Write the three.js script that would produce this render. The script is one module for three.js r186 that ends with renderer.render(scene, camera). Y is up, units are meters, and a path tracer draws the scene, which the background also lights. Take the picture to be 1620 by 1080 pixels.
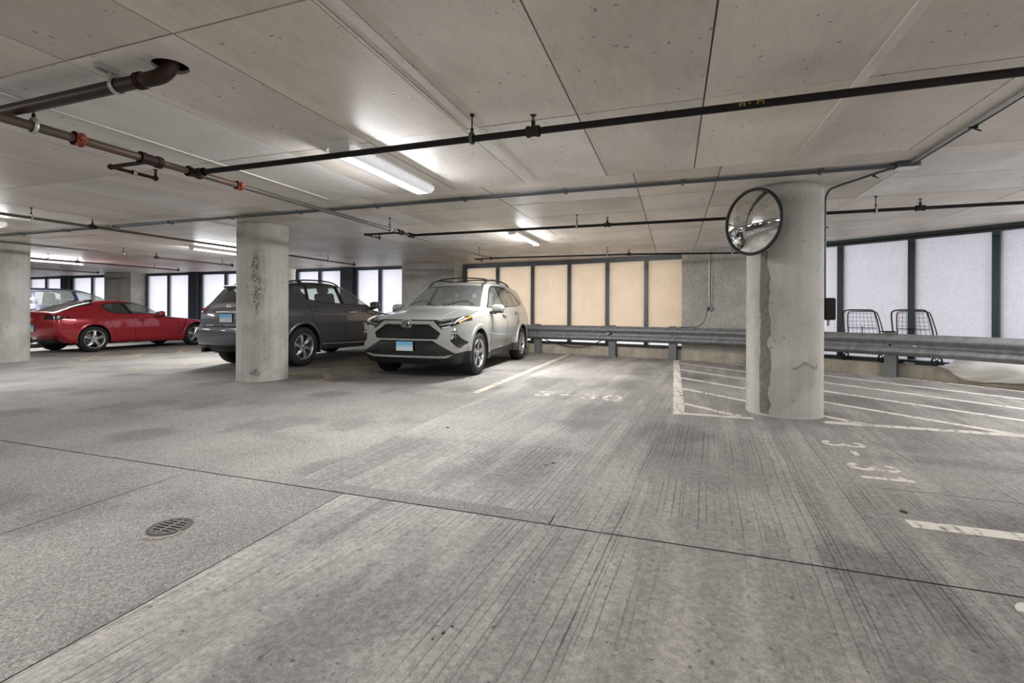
import * as THREE from 'three';
import { mergeGeometries } from 'three/addons/utils/BufferGeometryUtils.js';
import { RoundedBoxGeometry } from 'three/addons/geometries/RoundedBoxGeometry.js';
import { RectAreaLightUniformsLib } from 'three/addons/lights/RectAreaLightUniformsLib.js';

// ---------------------------------------------------------------- camera, sky, exposure
RectAreaLightUniformsLib.init();
const scene = new THREE.Scene();
const camera = new THREE.PerspectiveCamera(2 * Math.atan(540 / 752) * 180 / Math.PI, 1.5, 0.05, 200);
camera.position.set(0, 1.1, 0);
camera.rotation.order = 'YXZ';
camera.rotation.set(0, 18.8 * Math.PI / 180, 10 / 2466);
camera.setViewOffset(1620, 1080, 0, 49, 1620, 1080);
scene.background = new THREE.Color().setRGB(0.97, 0.975, 1.0);      // bright overcast sky outside the frosted glass
scene.backgroundIntensity = 2.5;
scene.environmentIntensity = 2.5;
const EXPOSURE = 1.1, LAMP = 102;
const renderer = new THREE.WebGLRenderer({ antialias: true });
renderer.toneMapping = THREE.LinearToneMapping;
renderer.toneMappingExposure = EXPOSURE;
renderer.shadowMap.enabled = true;

// ---------------------------------------------------------------- helpers
const H = 2.435;                                                     // ceiling height
const V = (x, y, z) => new THREE.Vector3(x, y, z);
let seed = 7;
const rnd = () => { seed = (seed * 1664525 + 1013904223) >>> 0; return seed / 4294967296; };
const rr = (a, b) => a + (b - a) * rnd();
const clamp = (x, a, b) => Math.min(b, Math.max(a, x));
const lerp = (a, b, t) => a + (b - a) * t;
const sstep = (a, b, x) => { const t = clamp((x - a) / (b - a), 0, 1); return t * t * (3 - 2 * t); };
const used = {};
function numbered(name) { const n = used[name] = (used[name] ?? -1) + 1; return n ? name + '_' + String(n).padStart(3, '0') : name; }
function mesh(name, geo, mat, parent) {
  const m = new THREE.Mesh(geo, mat); m.name = name; m.castShadow = m.receiveShadow = true;
  if (parent) parent.add(m);
  return m;
}
function thing(name, label, category, pos = [0, 0, 0], turn = 0, group) {
  const g = new THREE.Group(); g.name = numbered(name); g.position.set(...pos); g.rotation.y = turn;
  g.userData = { label, category }; if (group) g.userData.group = group;
  scene.add(g); return g;
}
function single(name, geo, mat, label, category, group) {
  const m = mesh(numbered(name), geo, mat, scene); m.userData = { label, category }; if (group) m.userData.group = group; return m;
}
function struct(name, label, category, geo, mat) {
  const m = geo ? mesh(name, geo, mat, scene) : new THREE.Group();
  m.name = name; m.userData = { kind: 'structure', label, category }; if (!geo) scene.add(m); return m;
}
const T = (g, x, y, z) => g.translate(x, y, z);
const box = (w, h, d, x = 0, y = 0, z = 0) => T(new THREE.BoxGeometry(w, h, d), x, y, z);
const rbox = (w, h, d, r, x = 0, y = 0, z = 0, s = 3) => T(new RoundedBoxGeometry(w, h, d, s, Math.min(r, w / 2.02, h / 2.02, d / 2.02)), x, y, z);
function cyl(a, b, r0, r1 = r0, seg = 16) {                          // cylinder from a to b
  const d = b.clone().sub(a), g = new THREE.CylinderGeometry(r1, r0, d.length(), seg);
  g.translate(0, d.length() / 2, 0);
  g.applyQuaternion(new THREE.Quaternion().setFromUnitVectors(V(0, 1, 0), d.normalize()));
  return g.translate(a.x, a.y, a.z);
}
const tube = (pts, r, seg = 40, rad = 8, closed = false, type = 'catmullrom') => new THREE.TubeGeometry(new THREE.CatmullRomCurve3(pts, closed, type, 0.4), seg, r, rad, closed);
const merge = (list) => mergeGeometries(list.map((g) => g.index ? g.toNonIndexed() : g).map((g) => { for (const k of Object.keys(g.attributes)) if (!['position', 'normal', 'uv'].includes(k)) g.deleteAttribute(k); return g; }));
function worldUV(geo, s = 1, ang = 0, ox = 0, oz = 0) {              // uv in metres/s from position, by the dominant axis of the normal
  const p = geo.attributes.position, n = geo.attributes.normal, uv = new Float32Array(p.count * 2), c = Math.cos(ang), q = Math.sin(ang);
  for (let i = 0; i < p.count; i++) {
    const ax = Math.abs(n.getX(i)), ay = Math.abs(n.getY(i)), az = Math.abs(n.getZ(i));
    let u, v;
    if (ay >= ax && ay >= az) { u = p.getX(i); v = p.getZ(i); } else if (ax > az) { u = p.getZ(i); v = p.getY(i); } else { u = p.getX(i); v = p.getY(i); }
    u += ox; v += oz; uv[2 * i] = (u * c - v * q) / s; uv[2 * i + 1] = (u * q + v * c) / s;
  }
  geo.setAttribute('uv', new THREE.BufferAttribute(uv, 2)); return geo;
}
// ---------------------------------------------------------------- procedural textures
const hash = new Uint8Array(65536); for (let i = 0; i < 65536; i++) hash[i] = rnd() * 256;
const hv = (x, y) => hash[((y & 255) << 8) | (x & 255)] / 255;
function noise(x, y, per, pery = per) {                                          // tileable value noise, period per
  const xi = Math.floor(x), yi = Math.floor(y), fx = x - xi, fy = y - yi, u = fx * fx * (3 - 2 * fx), v = fy * fy * (3 - 2 * fy);
  const m = (a, q) => ((a % q) + q) % q, a = m(xi, per), b = m(xi + 1, per), c = m(yi, pery), d = m(yi + 1, pery);
  return lerp(lerp(hv(a, c), hv(b, c), u), lerp(hv(a, d), hv(b, d), u), v);
}
function fbm(x, y, per, oct, pery = per) { let s = 0, a = .5, t = 0; for (let i = 0; i < oct; i++) { s += a * noise(x + 17 * i, y + 31 * i, per, pery); t += a; x *= 2; y *= 2; per *= 2; pery *= 2; a *= .5; } return s / t; }
function texture(w, h, fn, srgb) {
  const d = new Uint8Array(w * h * 4);
  for (let j = 0; j < h; j++) for (let i = 0; i < w; i++) { const c = fn(i / w, j / h), k = 4 * (j * w + i); d[k] = clamp(c[0], 0, 1) * 255; d[k + 1] = clamp(c[1], 0, 1) * 255; d[k + 2] = clamp(c[2], 0, 1) * 255; d[k + 3] = 255; }
  const t = new THREE.DataTexture(d, w, h); t.wrapS = t.wrapT = THREE.RepeatWrapping; t.magFilter = t.minFilter = THREE.LinearFilter;
  if (srgb) t.colorSpace = THREE.SRGBColorSpace; t.needsUpdate = true; return t;
}
function pair(w, h, fn) {                                            // one height/colour function, two textures
  const hgt = new Float32Array(w * h);
  const col = texture(w, h, (u, v) => { const r = fn(u, v); hgt[Math.round(v * h) * w + Math.round(u * w)] = r[3]; return r; }, true);
  const bmp = texture(w, h, (u, v) => { const q = hgt[Math.round(v * h) * w + Math.round(u * w)]; return [q, q, q]; }, false);
  return [col, bmp];
}
const spots = (n, r0, r1) => { const S = 64, cell = Array.from({ length: S * S }, () => []); for (let i = 0; i < n; i++) { const x = rnd(), y = rnd(), r = lerp(r0, r1, rnd() ** 3), e = .5 + rnd(); cell[Math.floor(y * S) * S + Math.floor(x * S)].push([x, y, r, e]); } return (u, v) => { let m = 0; const ci = Math.floor(u * S), cj = Math.floor(v * S); for (let a = -1; a < 2; a++) for (let b = -1; b < 2; b++) for (const [x, y, r, e] of cell[((cj + a + S) % S) * S + (ci + b + S) % S]) { let dx = Math.abs(u - x), dy = Math.abs(v - y); if (dx > .5) dx = 1 - dx; if (dy > .5) dy = 1 - dy; const d = Math.hypot(dx * e, dy / e) / r; if (d < 1) m = Math.max(m, 1 - d * d); } return m; }; };
// floor: broom-finished / tined concrete, tile 4 m
const floorSpots = spots(1500, .0008, .0028);
const tineAt = []; { let u = 0; while (u < 1) { tineAt.push([u, rr(.15, 1), rr(.0006, .0015)]); u += rr(.004, .012); } }
const tineRow = new Float32Array(4096); for (const [u, a, w] of tineAt) for (let k = -12; k <= 12; k++) { const i = Math.round(u * 4096) + k, q = 1 - Math.abs(k / 4096) / w; if (q > 0) { const j = (i + 4096) % 4096; tineRow[j] = Math.max(tineRow[j], a * q); } }
const [floorTineC, floorTineB] = pair(2048, 2048, (u, v) => {
  const wob = .0035 * (noise(v * 6, 3.3, 6) - .5) + .0012 * (noise(v * 40, 7.7, 40) - .5);
  const t = tineRow[((Math.floor((u + wob) * 4096)) % 4096 + 4096) % 4096] * sstep(.25, .62, fbm(u * 7 + 2, v * 7, 7, 3)) * (.55 + .45 * noise(u * 200, v * 34, 200, 34));
  const light = sstep(.52, .75, fbm(u * 30, v * 4 + 9, 30, 3, 4)) * .06;
  const g = noise(u * 1024, v * 1024, 256) - .5, g2 = fbm(u * 220, v * 220, 220, 3) - .5, p = fbm(u * 5, v * 5, 5, 5) - .5;
  const st = sstep(.58, .75, fbm(u * 4 + .3, v * 3 + 4.4, 4, 6, 3)) * .09, s = floorSpots(u, v);
  const b = .565 + .12 * g + .17 * g2 + .11 * p + light - .30 * t - st - .18 * s;
  return [b * 1.0, b * .974, b * .932, .55 + .3 * g2 + .12 * g - .5 * t - .3 * s];
});
const [floorGrainC, floorGrainB] = pair(1024, 1024, (u, v) => {
  const g = noise(u * 512, v * 512, 256) - .5, g2 = fbm(u * 250, v * 250, 250, 2) - .5, p = fbm(u * 4, v * 4, 4, 5) - .5, s = floorSpots(u, v);
  const st = sstep(.56, .72, fbm(u * 3 + .3, v * 3 + 4.4, 3, 6)) * .07;
  const b = .505 + .22 * g + .17 * g2 + .10 * p - st - .16 * s;
  return [b, b * .974, b * .93, .5 + .45 * g2 + .35 * g];
});
// ceiling: board-cast concrete, tile 3 m
const ceilSpots = spots(520, .0006, .0042), ceilMarks = spots(260, .0006, .006);
const [ceilC, ceilB] = pair(1024, 1024, (u, v) => {
  const g = noise(u * 512, v * 512, 256) - .5, p = fbm(u * 4, v * 4, 4, 6) - .5, q = sstep(.5, .66, fbm(u * 3 + 5, v * 2 + 1.7, 3, 5, 2)), s = ceilSpots(u, v), scr = ceilMarks((u * 3) % 1, v) ;
  const fine = fbm(u * 90, v * 24, 90, 3, 24) - .5;
  const b = .885 + .05 * g + .13 * p - .055 * q + .05 * fine - .35 * s - .10 * scr;
  return [b, b * (.986 + .01 * p), b * (.964 + .03 * p), .6 - .8 * s + .15 * p];
});
// cast columns and walls, tile 2 m
const colSpots = spots(260, .0008, .0048);
const [colC, colB] = pair(1024, 1024, (u, v) => {
  const g = noise(u * 512, v * 512, 256) - .5, p = fbm(u * 5, v * 4, 5, 6, 4) - .5, run = fbm(u * 40, v * 2.0, 40, 4, 2) - .5, s = colSpots(u, v), q = sstep(.56, .7, fbm(u * 6 + 3, v * 6 + 1, 6, 6));
  const b = .70 + .08 * g + .13 * p + .08 * run - .05 * q - .4 * s;
  return [b, b * .988, b * .945, .6 - .9 * s + .12 * p + .08 * g];
});
const [wallC, wallB] = pair(512, 512, (u, v) => {
  const g = noise(u * 256, v * 256, 256) - .5, p = fbm(u * 6, v * 6, 6, 6) - .5, q = fbm(u * 96, v * 90, 96, 2, 90) - .5, s = colSpots(u, v);
  const b = .685 + .1 * g + .13 * p + .16 * q - .25 * s;
  return [b, b * .985, b * .935, .5 + .5 * q + .2 * g];
});
const wornA = texture(512, 512, (u, v) => { const t = fbm(u * 30, v * 30, 30, 4), c = fbm(u * 5, v * 5, 5, 4), l = noise(u * 90, v * 9, 90, 9); const a = sstep(.30, .56, .52 * t + .35 * c + .24 * l + .02); return [a, a, a]; });
const faintA = texture(512, 512, (u, v) => { const t = fbm(u * 30, v * 30, 30, 4), c = fbm(u * 4, v * 4, 4, 4), l = noise(u * 90, v * 9, 90, 9); const a = sstep(.40, .74, .5 * t + .42 * c + .24 * l) * .8; return [a, a, a]; });
const rustC = texture(256, 256, (u, v) => { const p = fbm(u * 8, v * 8, 8, 5), q = sstep(.5, .62, fbm(u * 14 + 3, v * 10, 14, 4, 10)); return [lerp(.40, .58, p) - .04 * q, lerp(.36, .49, p) + .05 * q, lerp(.33, .43, p) + .08 * q]; }, true);
const galvC = texture(256, 256, (u, v) => { const p = fbm(u * 12, v * 12, 12, 4), s = noise(u * 60, v * 60, 60); const b = .52 + .16 * p + .07 * s; return [b, b * 1.0, b * 1.0]; }, true);
const frostB = texture(512, 512, (u, v) => { const q = fbm(u * 120, v * 120, 120, 3); return [q, q, q]; });
const frostC = texture(512, 512, (u, v) => { const q = .90 + .04 * (fbm(u * 4, v * 4, 4, 5) - .5) + .10 * (fbm(u * 110, v * 90, 110, 2, 90) - .5) + .05 * (noise(u * 200, v * 200, 200) - .5); return [q, q, q]; }, true);
const std = (o) => new THREE.MeshStandardMaterial(o), phy = (o) => new THREE.MeshPhysicalMaterial(o);
const M = {
  floorTine: std({ map: floorTineC, bumpMap: floorTineB, bumpScale: .006, roughness: .82, vertexColors: true }),
  floorGrain: std({ map: floorGrainC, bumpMap: floorGrainB, bumpScale: .005, roughness: .88, vertexColors: true }),
  joint: std({ color: 0x7d786e, roughness: 1 }),
  ceil: [0xffffff, 0xf4efe8, 0xf8f6f2, 0xebe6de, 0xfdf6ee].map((c) => std({ color: c, map: ceilC, bumpMap: ceilB, bumpScale: .003, roughness: .45 })),
  slab: std({ color: 0x8c857b, roughness: 1 }),
  column: std({ map: colC, bumpMap: colB, bumpScale: .004, roughness: .85 }),
  wall: std({ map: wallC, bumpMap: wallB, bumpScale: .004, roughness: .95 }),
  curb: std({ color: 0xf3eadb, map: colC, bumpMap: colB, bumpScale: .003, roughness: .9 }),
  paintWhite: std({ color: 0xd9d3c6, roughness: .8, alphaMap: wornA, transparent: true }),
  paintCream: std({ color: 0xc6bba4, roughness: .8, alphaMap: wornA, transparent: true }),
  paintYellow: std({ color: 0xbcad8a, roughness: .8, alphaMap: faintA, transparent: true }),
  pipeDark: std({ color: 0x36312d, map: rustC, roughness: .55, metalness: .35 }),
  pipeRust: std({ color: 0xb8a99e, map: rustC, roughness: .45, metalness: .3 }),
  pipeGrey: std({ color: 0xa39a92, map: galvC, roughness: .36, metalness: .6 }),
  fitting: std({ color: 0x6a4c3d, map: rustC, roughness: .6, metalness: .3 }),
  coupling: std({ color: 0x8a4029, roughness: .6, metalness: .15 }),
  drainPipe: std({ color: 0x6d4c3b, map: rustC, roughness: .42, metalness: .35 }),
  steel: std({ color: 0xb9b8b4, roughness: .4, metalness: .8 }),
  conduit: std({ color: 0x5b6062, roughness: .42, metalness: .7 }),
  conduitLight: std({ color: 0xb2b4b3, roughness: .35, metalness: .8 }),
  galv: std({ color: 0xcfd0cf, map: galvC, roughness: .5, metalness: .3 }),
  galvPost: std({ color: 0xb4b6b6, map: galvC, roughness: .6, metalness: .25 }),
  black: std({ color: 0x131313, roughness: .55 }),
  blackGloss: phy({ color: 0x0b0b0c, roughness: .22, clearcoat: .8, clearcoatRoughness: .08 }),
  blackMetal: std({ color: 0x241f1c, roughness: .4, metalness: .6 }),
  rubber: std({ color: 0x1c1c1c, roughness: .82 }),
  slateFrame: std({ color: 0x3d4853, roughness: .45, metalness: .2 }),
  navyPanel: std({ color: 0x2c333c, roughness: .5 }),
  greyFrame: std({ color: 0x66696a, roughness: .45, metalness: .2 }),
  tealFrame: std({ color: 0x203032, roughness: .4, metalness: .2 }),
  paneBlue: phy({ color: 0xdcdce6, map: frostC, roughness: 1, transmission: .8, thickness: 0 }),
  paneClear: phy({ color: 0xf3f4f6, map: frostC, roughness: 1, transmission: .86, thickness: 0 }),
  panePeach: phy({ color: 0xf3dbbd, map: frostC, roughness: 1, transmission: .82, thickness: 0 }),
  white: std({ color: 0xe9e9e6, roughness: .4 }),
  mirror: std({ color: 0xd6d6d2, roughness: .015, metalness: 1 }),
  chrome: std({ color: 0xd9d9d9, roughness: .14, metalness: 1 }),
  tarp: std({ color: 0xd0cdc6, roughness: .6, side: THREE.DoubleSide }),
};
for (const t of [wornA, faintA]) t.needsUpdate = true;
// ---------------------------------------------------------------- floor
{
  const floor = struct('floor', 'grey broom-finished concrete garage floor with joints and worn paint', 'floor');
  const stain = (x, z) => {                                          // old tyre and oil stains, worn patches
    let c = 1 + .22 * (fbm(x * .35 + 40, z * .35 + 40, 256, 4) - .5) + .14 * (fbm(x * 1.7 + 9, z * 1.3 + 30, 256, 4) - .5);
    const blot = (cx, cz, rx, rz, a) => { const d = Math.hypot((x - cx) / rx, (z - cz) / rz) + .9 * (fbm(x * 2.2 + 7, z * 2.2 + 3, 256, 4) - .5); c *= 1 - a * sstep(1.1, .35, d); };
    blot(.35, -3.6, .9, .55, .16); blot(.1, -3.3, .5, .25, .14); blot(-.2, -3.9, .35, .35, .1); blot(2.1, -4.3, .8, .16, .28); blot(1.7, -4.7, .35, .14, .2); blot(2.6, -4.9, .5, .12, .22);
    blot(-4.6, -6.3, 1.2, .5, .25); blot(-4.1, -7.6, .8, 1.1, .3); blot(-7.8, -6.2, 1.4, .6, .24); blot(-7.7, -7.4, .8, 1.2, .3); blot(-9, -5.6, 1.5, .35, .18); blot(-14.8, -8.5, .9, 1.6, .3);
    blot(-2.05, -1.75, .3, .35, .12); blot(-1.5, -2.2, .35, .3, .12); blot(-5.9, -4.4, 1.7, .5, .1); blot(-.7, -1.7, .5, .7, .1); blot(-.95, -6.1, .3, .3, .13); blot(-1.3, -1.2, .5, .6, .12);
    const pale = (cx, cz, rx, rz, a) => { const d = Math.hypot((x - cx) / rx, (z - cz) / rz) + .9 * (fbm(x * 2.4 + 1, z * 2.4 + 8, 256, 4) - .5); c *= 1 + a * sstep(1.1, .35, d); };
    pale(-4.7, -5.95, .5, .12, .28); pale(-8.2, -5.8, 1, .15, .25); pale(-.75, -3.7, .12, 1.6, .16); pale(-.95, -7.2, .3, 1.6, .16); pale(-3.2, -8.6, .35, .8, .2); pale(-6.5, -5.3, .6, .14, .2);
    pale(-9.6, -6.6, 1.2, .18, .25); pale(1.5, -8.4, .5, 1.2, .12);
    return clamp(c, .45, 1.35);
  };
  const slab = (x0, x1, z0, z1, mat, y = 0) => {
    const step = x1 < -8 || x0 > 5 || z0 > 1.5 ? .3 : .1, g = new THREE.PlaneGeometry(x1 - x0, z1 - z0, Math.max(1, Math.round((x1 - x0) / step)), Math.max(1, Math.round((z1 - z0) / step)));
    g.rotateX(-Math.PI / 2).translate((x0 + x1) / 2, y, (z0 + z1) / 2);
    const p = g.attributes.position, c = new Float32Array(p.count * 3);
    for (let i = 0; i < p.count; i++) { const s = stain(p.getX(i), p.getZ(i)); c[3 * i] = s; c[3 * i + 1] = s * .995; c[3 * i + 2] = s * (.985 + .02 * noise(p.getX(i), p.getZ(i), 256)); }
    g.setAttribute('color', new THREE.BufferAttribute(c, 3));
    worldUV(g, mat === M.floorTine ? 4 : 2.2, -.075);
    mesh('floor_slab', g, mat, floor);
  };
  const b = .003;                                                    // half width of the open joints
  const zs = 9.5, j = -2.435;
  for (const [x0, x1, m] of [[-27, -8.5, M.floorGrain], [-8.5, -3.1, M.floorGrain], [-3.1, -1.87, M.floorGrain], [-1.87, 9.5, M.floorTine]]) slab(x0 + b, x1 - b, j + .06 + b, zs, m);
  for (const [x0, x1] of [[-8, -4.5], [-4.5, -3.1], [-3.1, -.6], [-.6, 9.5]]) slab(x0 + b, x1 - b, j - .06, j + .06, x0 < -2 ? M.floorGrain : M.floorTine, .0035);
  for (const [x0, x1, m] of [[-27, -8, M.floorGrain]]) slab(x0, x1, j - .06, j + .06, m);
  for (const [x0, x1, m] of [[-27, -8.5, M.floorGrain], [-8.5, -2.3, M.floorGrain], [-2.3, 9.5, M.floorTine]]) slab(x0, x1, -7.1 + b / 2, j - .06 - b, m);
  for (const [x0, x1, m] of [[-27, -8.5, M.floorGrain], [-8.5, -2.3, M.floorGrain], [-2.3, 9.5, M.floorTine]]) slab(x0, x1, -13.2, -7.1 - b / 2, m);
  mesh('floor_base', box(36.5, .2, 22.7, -8.75, -.1035, -1.85), M.joint, floor);
  // cracks: thin open lines in the slabs, raised a hair so that they read dark
  const crack = (pts, w) => { const g = tube(pts.map(([x, z]) => V(x, .0006, z)), w, pts.length * 8, 4); g.scale(1, .25, 1); mesh('crack', g, M.joint, floor); };
  crack([[1.234, -3.556], [1.42, -3.562], [1.567, -3.55], [1.91, -3.537], [2.5, -3.5]], .006);
  crack([[1.54, -5.464], [1.55, -5.2], [1.6, -5.02], [1.57, -4.9], [1.64, -4.668], [1.66, -4.2]], .005);
  crack([[-1.86, -3.641], [-1.4, -3.62], [-.95, -3.58], [-.5, -3.6]], .003);
  // painted lines
  const strip = (x0, z0, x1, z1, w, mat, name = 'painted_line') => {
    const d = Math.hypot(x1 - x0, z1 - z0), g = new THREE.BoxGeometry(d, .001, w);
    g.rotateY(-Math.atan2(z1 - z0, x1 - x0)).translate((x0 + x1) / 2, .0012, (z0 + z1) / 2);
    worldUV(g, 1.3); return mesh(name, g, mat, floor);
  };
  strip(.055, -5.37, .055, -11.45, .12, M.paintWhite); strip(.1, -5.43, .78, -5.43, .09, M.paintWhite); strip(1.42, -5.49, 6.5, -5.49, .12, M.paintWhite);
  strip(1.16, -3.01, 6, -3.01, .1, M.paintWhite);
  for (const k of [-6.15, -7.3, -8.45, -9.63, -10.8, -12, -13.2]) {  // hatching at 45 degrees behind the column
    const x0 = Math.max(.12, -11.35 - k), x1 = -5.5 - k;
    strip(x0, x0 + k, x1, x1 + k, .1, M.paintWhite);
  }
  strip(-2.5, -5.85, -2.5, -11.85, .1, M.paintCream); strip(-9.3, -5.8, -9.3, -11.9, .1, M.paintYellow); strip(-6.15, -6.2, -6.15, -11.9, .1, M.paintYellow); strip(-5.25, -6.0, -5.25, -11.9, .1, M.paintYellow);
  for (let i = 0; i < 5; i++) { const z = -6.3 - i * 1.15; strip(-6.15, z - .9, -5.25, z, .1, M.paintYellow); strip(-6.15, z, -5.25, z - .9, .1, M.paintYellow); }
  strip(-11.75, -6.4, -11.75, -11.9, .1, M.paintYellow); strip(-13.55, -6.4, -13.55, -11.9, .1, M.paintYellow); strip(-12.5, -5.95, -11.7, -6.55, .1, M.paintYellow);
  for (let i = 0; i < 5; i++) strip(-13.5, -7.95 - i * 1.05, -11.8, -6.55 - i * 1.05, .12, M.paintYellow);
  strip(.15, -11.2, 1.4, -10.85, .07, M.paintYellow); strip(2.6, -10.2, 3.75, -9.55, .06, M.paintYellow); strip(3.75, -9.55, 4.75, -8.55, .07, M.paintYellow); strip(4.75, -8.55, 5.6, -7.4, .07, M.paintYellow);
  // stencilled stall numbers: strokes of a stencil alphabet, built as flat paint
  const arc = (cx, cy, r0, r1, a0, a1) => { const s = new THREE.Shape(); for (let i = 0; i <= 12; i++) { const a = lerp(a0, a1, i / 12); s[i ? 'lineTo' : 'moveTo'](cx + r1 * Math.cos(a), cy + r1 * 1.05 * Math.sin(a)); } for (let i = 12; i >= 0; i--) { const a = lerp(a0, a1, i / 12); s.lineTo(cx + r0 * Math.cos(a), cy + r0 * 1.05 * Math.sin(a)); } return s; };
  const rect = (x0, y0, x1, y1) => { const s = new THREE.Shape(); s.moveTo(x0, y0); s.lineTo(x1, y0); s.lineTo(x1, y1); s.lineTo(x0, y1); return s; };
  const PI = Math.PI;
  const glyph = {                                                    // unit: height 1, width .62
    3: [arc(.3, .74, .13, .27, -.45 * PI, .42 * PI), arc(.3, .74, .13, .27, .52 * PI, .93 * PI), arc(.3, .26, .13, .27, -.42 * PI, .45 * PI), arc(.3, .26, .13, .27, -.93 * PI, -.52 * PI), rect(.24, .45, .42, .55)],
    0: [arc(.31, .7, .16, .3, .05 * PI, .42 * PI), arc(.31, .7, .16, .3, .58 * PI, .95 * PI), arc(.31, .3, .16, .3, -.42 * PI, -.05 * PI), arc(.31, .3, .16, .3, -.95 * PI, -.58 * PI), rect(.01, .32, .15, .68), rect(.47, .32, .61, .68)],
    1: [rect(.24, 0, .4, 1), rect(.1, .74, .24, .86)],
    '-': [rect(.12, .43, .48, .56)],
  };
  const stencil = (ch, x, z, h, turn, mat) => {
    const g = merge(glyph[ch].map((s) => new THREE.ExtrudeGeometry(s, { depth: .003, bevelEnabled: false })));
    g.translate(-.31, -.5, 0).scale(h * 1.05, h, 1).scale(1, 1, .4).rotateX(-PI / 2).rotateY(turn).translate(x, .0006, z);
    worldUV(g, .8, 0, x * 3, z * 2); mesh('painted_numeral', g, mat, floor);
  };
  [['3', -1.62], ['-', -1.33], ['3', -1.02], ['0', -.73]].forEach(([c, x]) => stencil(c, x, -6.08 + .02 * x, .36, 0, M.paintWhite));
  [['3', -4.63], ['-', -4.36], ['3', -4.0], ['1', -3.76]].forEach(([c, z]) => stencil(c, 1.34, z, .3, -PI / 2, M.paintWhite));
  stencil('3', 1.36, -2.25, .3, -PI / 2, M.paintWhite);
  [['3', -5.1], ['-', -4.8], ['2', -4.5]].forEach(([c, x]) => glyph[c] && stencil(c, x, -5.9, .34, 0, M.paintYellow));
}
// ---------------------------------------------------------------- ceiling: cast panels with recessed joints under one slab
{
  const ceil = struct('ceiling', 'pale cast concrete ceiling marked into panels by formwork joints', 'ceiling');
  // the slab above, with the hole the drain pipe rises into
  const hx = -2.63, hz = -1.87, hr = .095;
  for (const [x0, x1, z0, z1] of [[-27, hx - .1, -13.2, 9.5], [hx + .1, 9.5, -13.2, 9.5], [hx - .1, hx + .1, -13.2, hz - .1], [hx - .1, hx + .1, hz + .1, 9.5]]) mesh('slab', box(x1 - x0, .25, z1 - z0, (x0 + x1) / 2, H + .145, (z0 + z1) / 2), M.slab, ceil);
  const xs1 = [-27]; for (let x = -26.2; x < -4.2; x += .825) xs1.push(x); xs1.push(-3.95, -3.11, -2.305, -1.48, -.63, .175, 1.04, 1.83, 2.66, 3.5, 4.33, 5.16, 6, 6.83, 7.66, 8.5, 9.5);
  const zs1 = [9.5, 7.7, 6.14, 4.58, 3.02, 1.46, -.1, -1.65, -3.21, -4.765];
  const xs2 = [-27, -25.9, -24.3, -22.7, -21.1, -19.5, -17.9, -16.3, -14.7, -13.1, -11.5, -9.9, -8.3, -6.7, -5.1, -3.55, -1.98, -.38, .41, 2, 3.6, 5.2, 6.8, 8.4, 9.5];
  const zs2 = [-4.765, -4.99, -5.72, -6.55, -7.38, -8.2, -9.03, -9.86, -10.7, -11.5, -12.35, -13.2];
  const cache = {};
  const panel = (x0, x1, z0, z1) => {
    const w = x1 - x0 - .010, d = Math.abs(z1 - z0) - .010, key = w.toFixed(3) + d.toFixed(3) + Math.floor(rnd() * 4);
    const x = (x0 + x1) / 2, z = (z0 + z1) / 2, inHole = Math.abs(x - hx) < w / 2 && Math.abs(z - hz) < d / 2;
    let g = cache[key];
    if (inHole) {
      const s = new THREE.Shape(); s.moveTo(-w / 2, -d / 2); s.lineTo(w / 2, -d / 2); s.lineTo(w / 2, d / 2); s.lineTo(-w / 2, d / 2);
      const h = new THREE.Path(); h.absellipse(hx - x, -(hz - z), hr, hr * .9, 0, Math.PI * 2); s.holes.push(h);
      g = new THREE.ExtrudeGeometry(s, { depth: .02, bevelEnabled: false, curveSegments: 32 }).rotateX(-Math.PI / 2).translate(0, -.01, 0); worldUV(g, 3, 0, 1, 2);
    } else if (!g) { g = cache[key] = worldUV(box(w, .02, d), 3, rnd() < .5 ? 0 : Math.PI, rnd() * 3, rnd() * 3); }
    const m = mesh('ceiling_panel', g, M.ceil[Math.floor(rnd() * 5)], ceil); m.position.set(x, H + .01 - (inHole ? .0 : rr(-.003, .0015)), z);
  };
  for (let i = 0; i + 1 < xs1.length; i++) for (let j = 0; j + 1 < zs1.length; j++) panel(xs1[i], xs1[i + 1], zs1[j], zs1[j + 1]);
  for (let i = 0; i + 1 < xs2.length; i++) for (let j = 0; j + 1 < zs2.length; j++) panel(xs2[i], xs2[i + 1], zs2[j], zs2[j + 1]);
  // fins of grout that leaked through the formwork joints
  const fin = (x, z0, z1, w, h) => mesh('grout_fin', worldUV(box(w, h, Math.abs(z1 - z0), x, H - h / 2, (z0 + z1) / 2), 3), M.ceil[2], ceil);
  fin(-1.465, -1.65, -3.2, .012, .008); fin(-1.39, -1.66, -3.2, .06, .004); fin(1.02, 0, -4.76, .05, .006); fin(.99, 0, -4.76, .014, .011); fin(-1.35, -3.25, -4.7, .05, .004); fin(-3.945, -1.2, -4.7, .012, .008);
  mesh('hole_sleeve', T(new THREE.CylinderGeometry(hr * 1.02, hr * 1.02, .22, 32, 1, true), hx, H + .13, hz), M.black, ceil);
  mesh('hole_cap', box(.25, .02, .25, hx, H + .25, hz), M.black, ceil);
}
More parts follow.
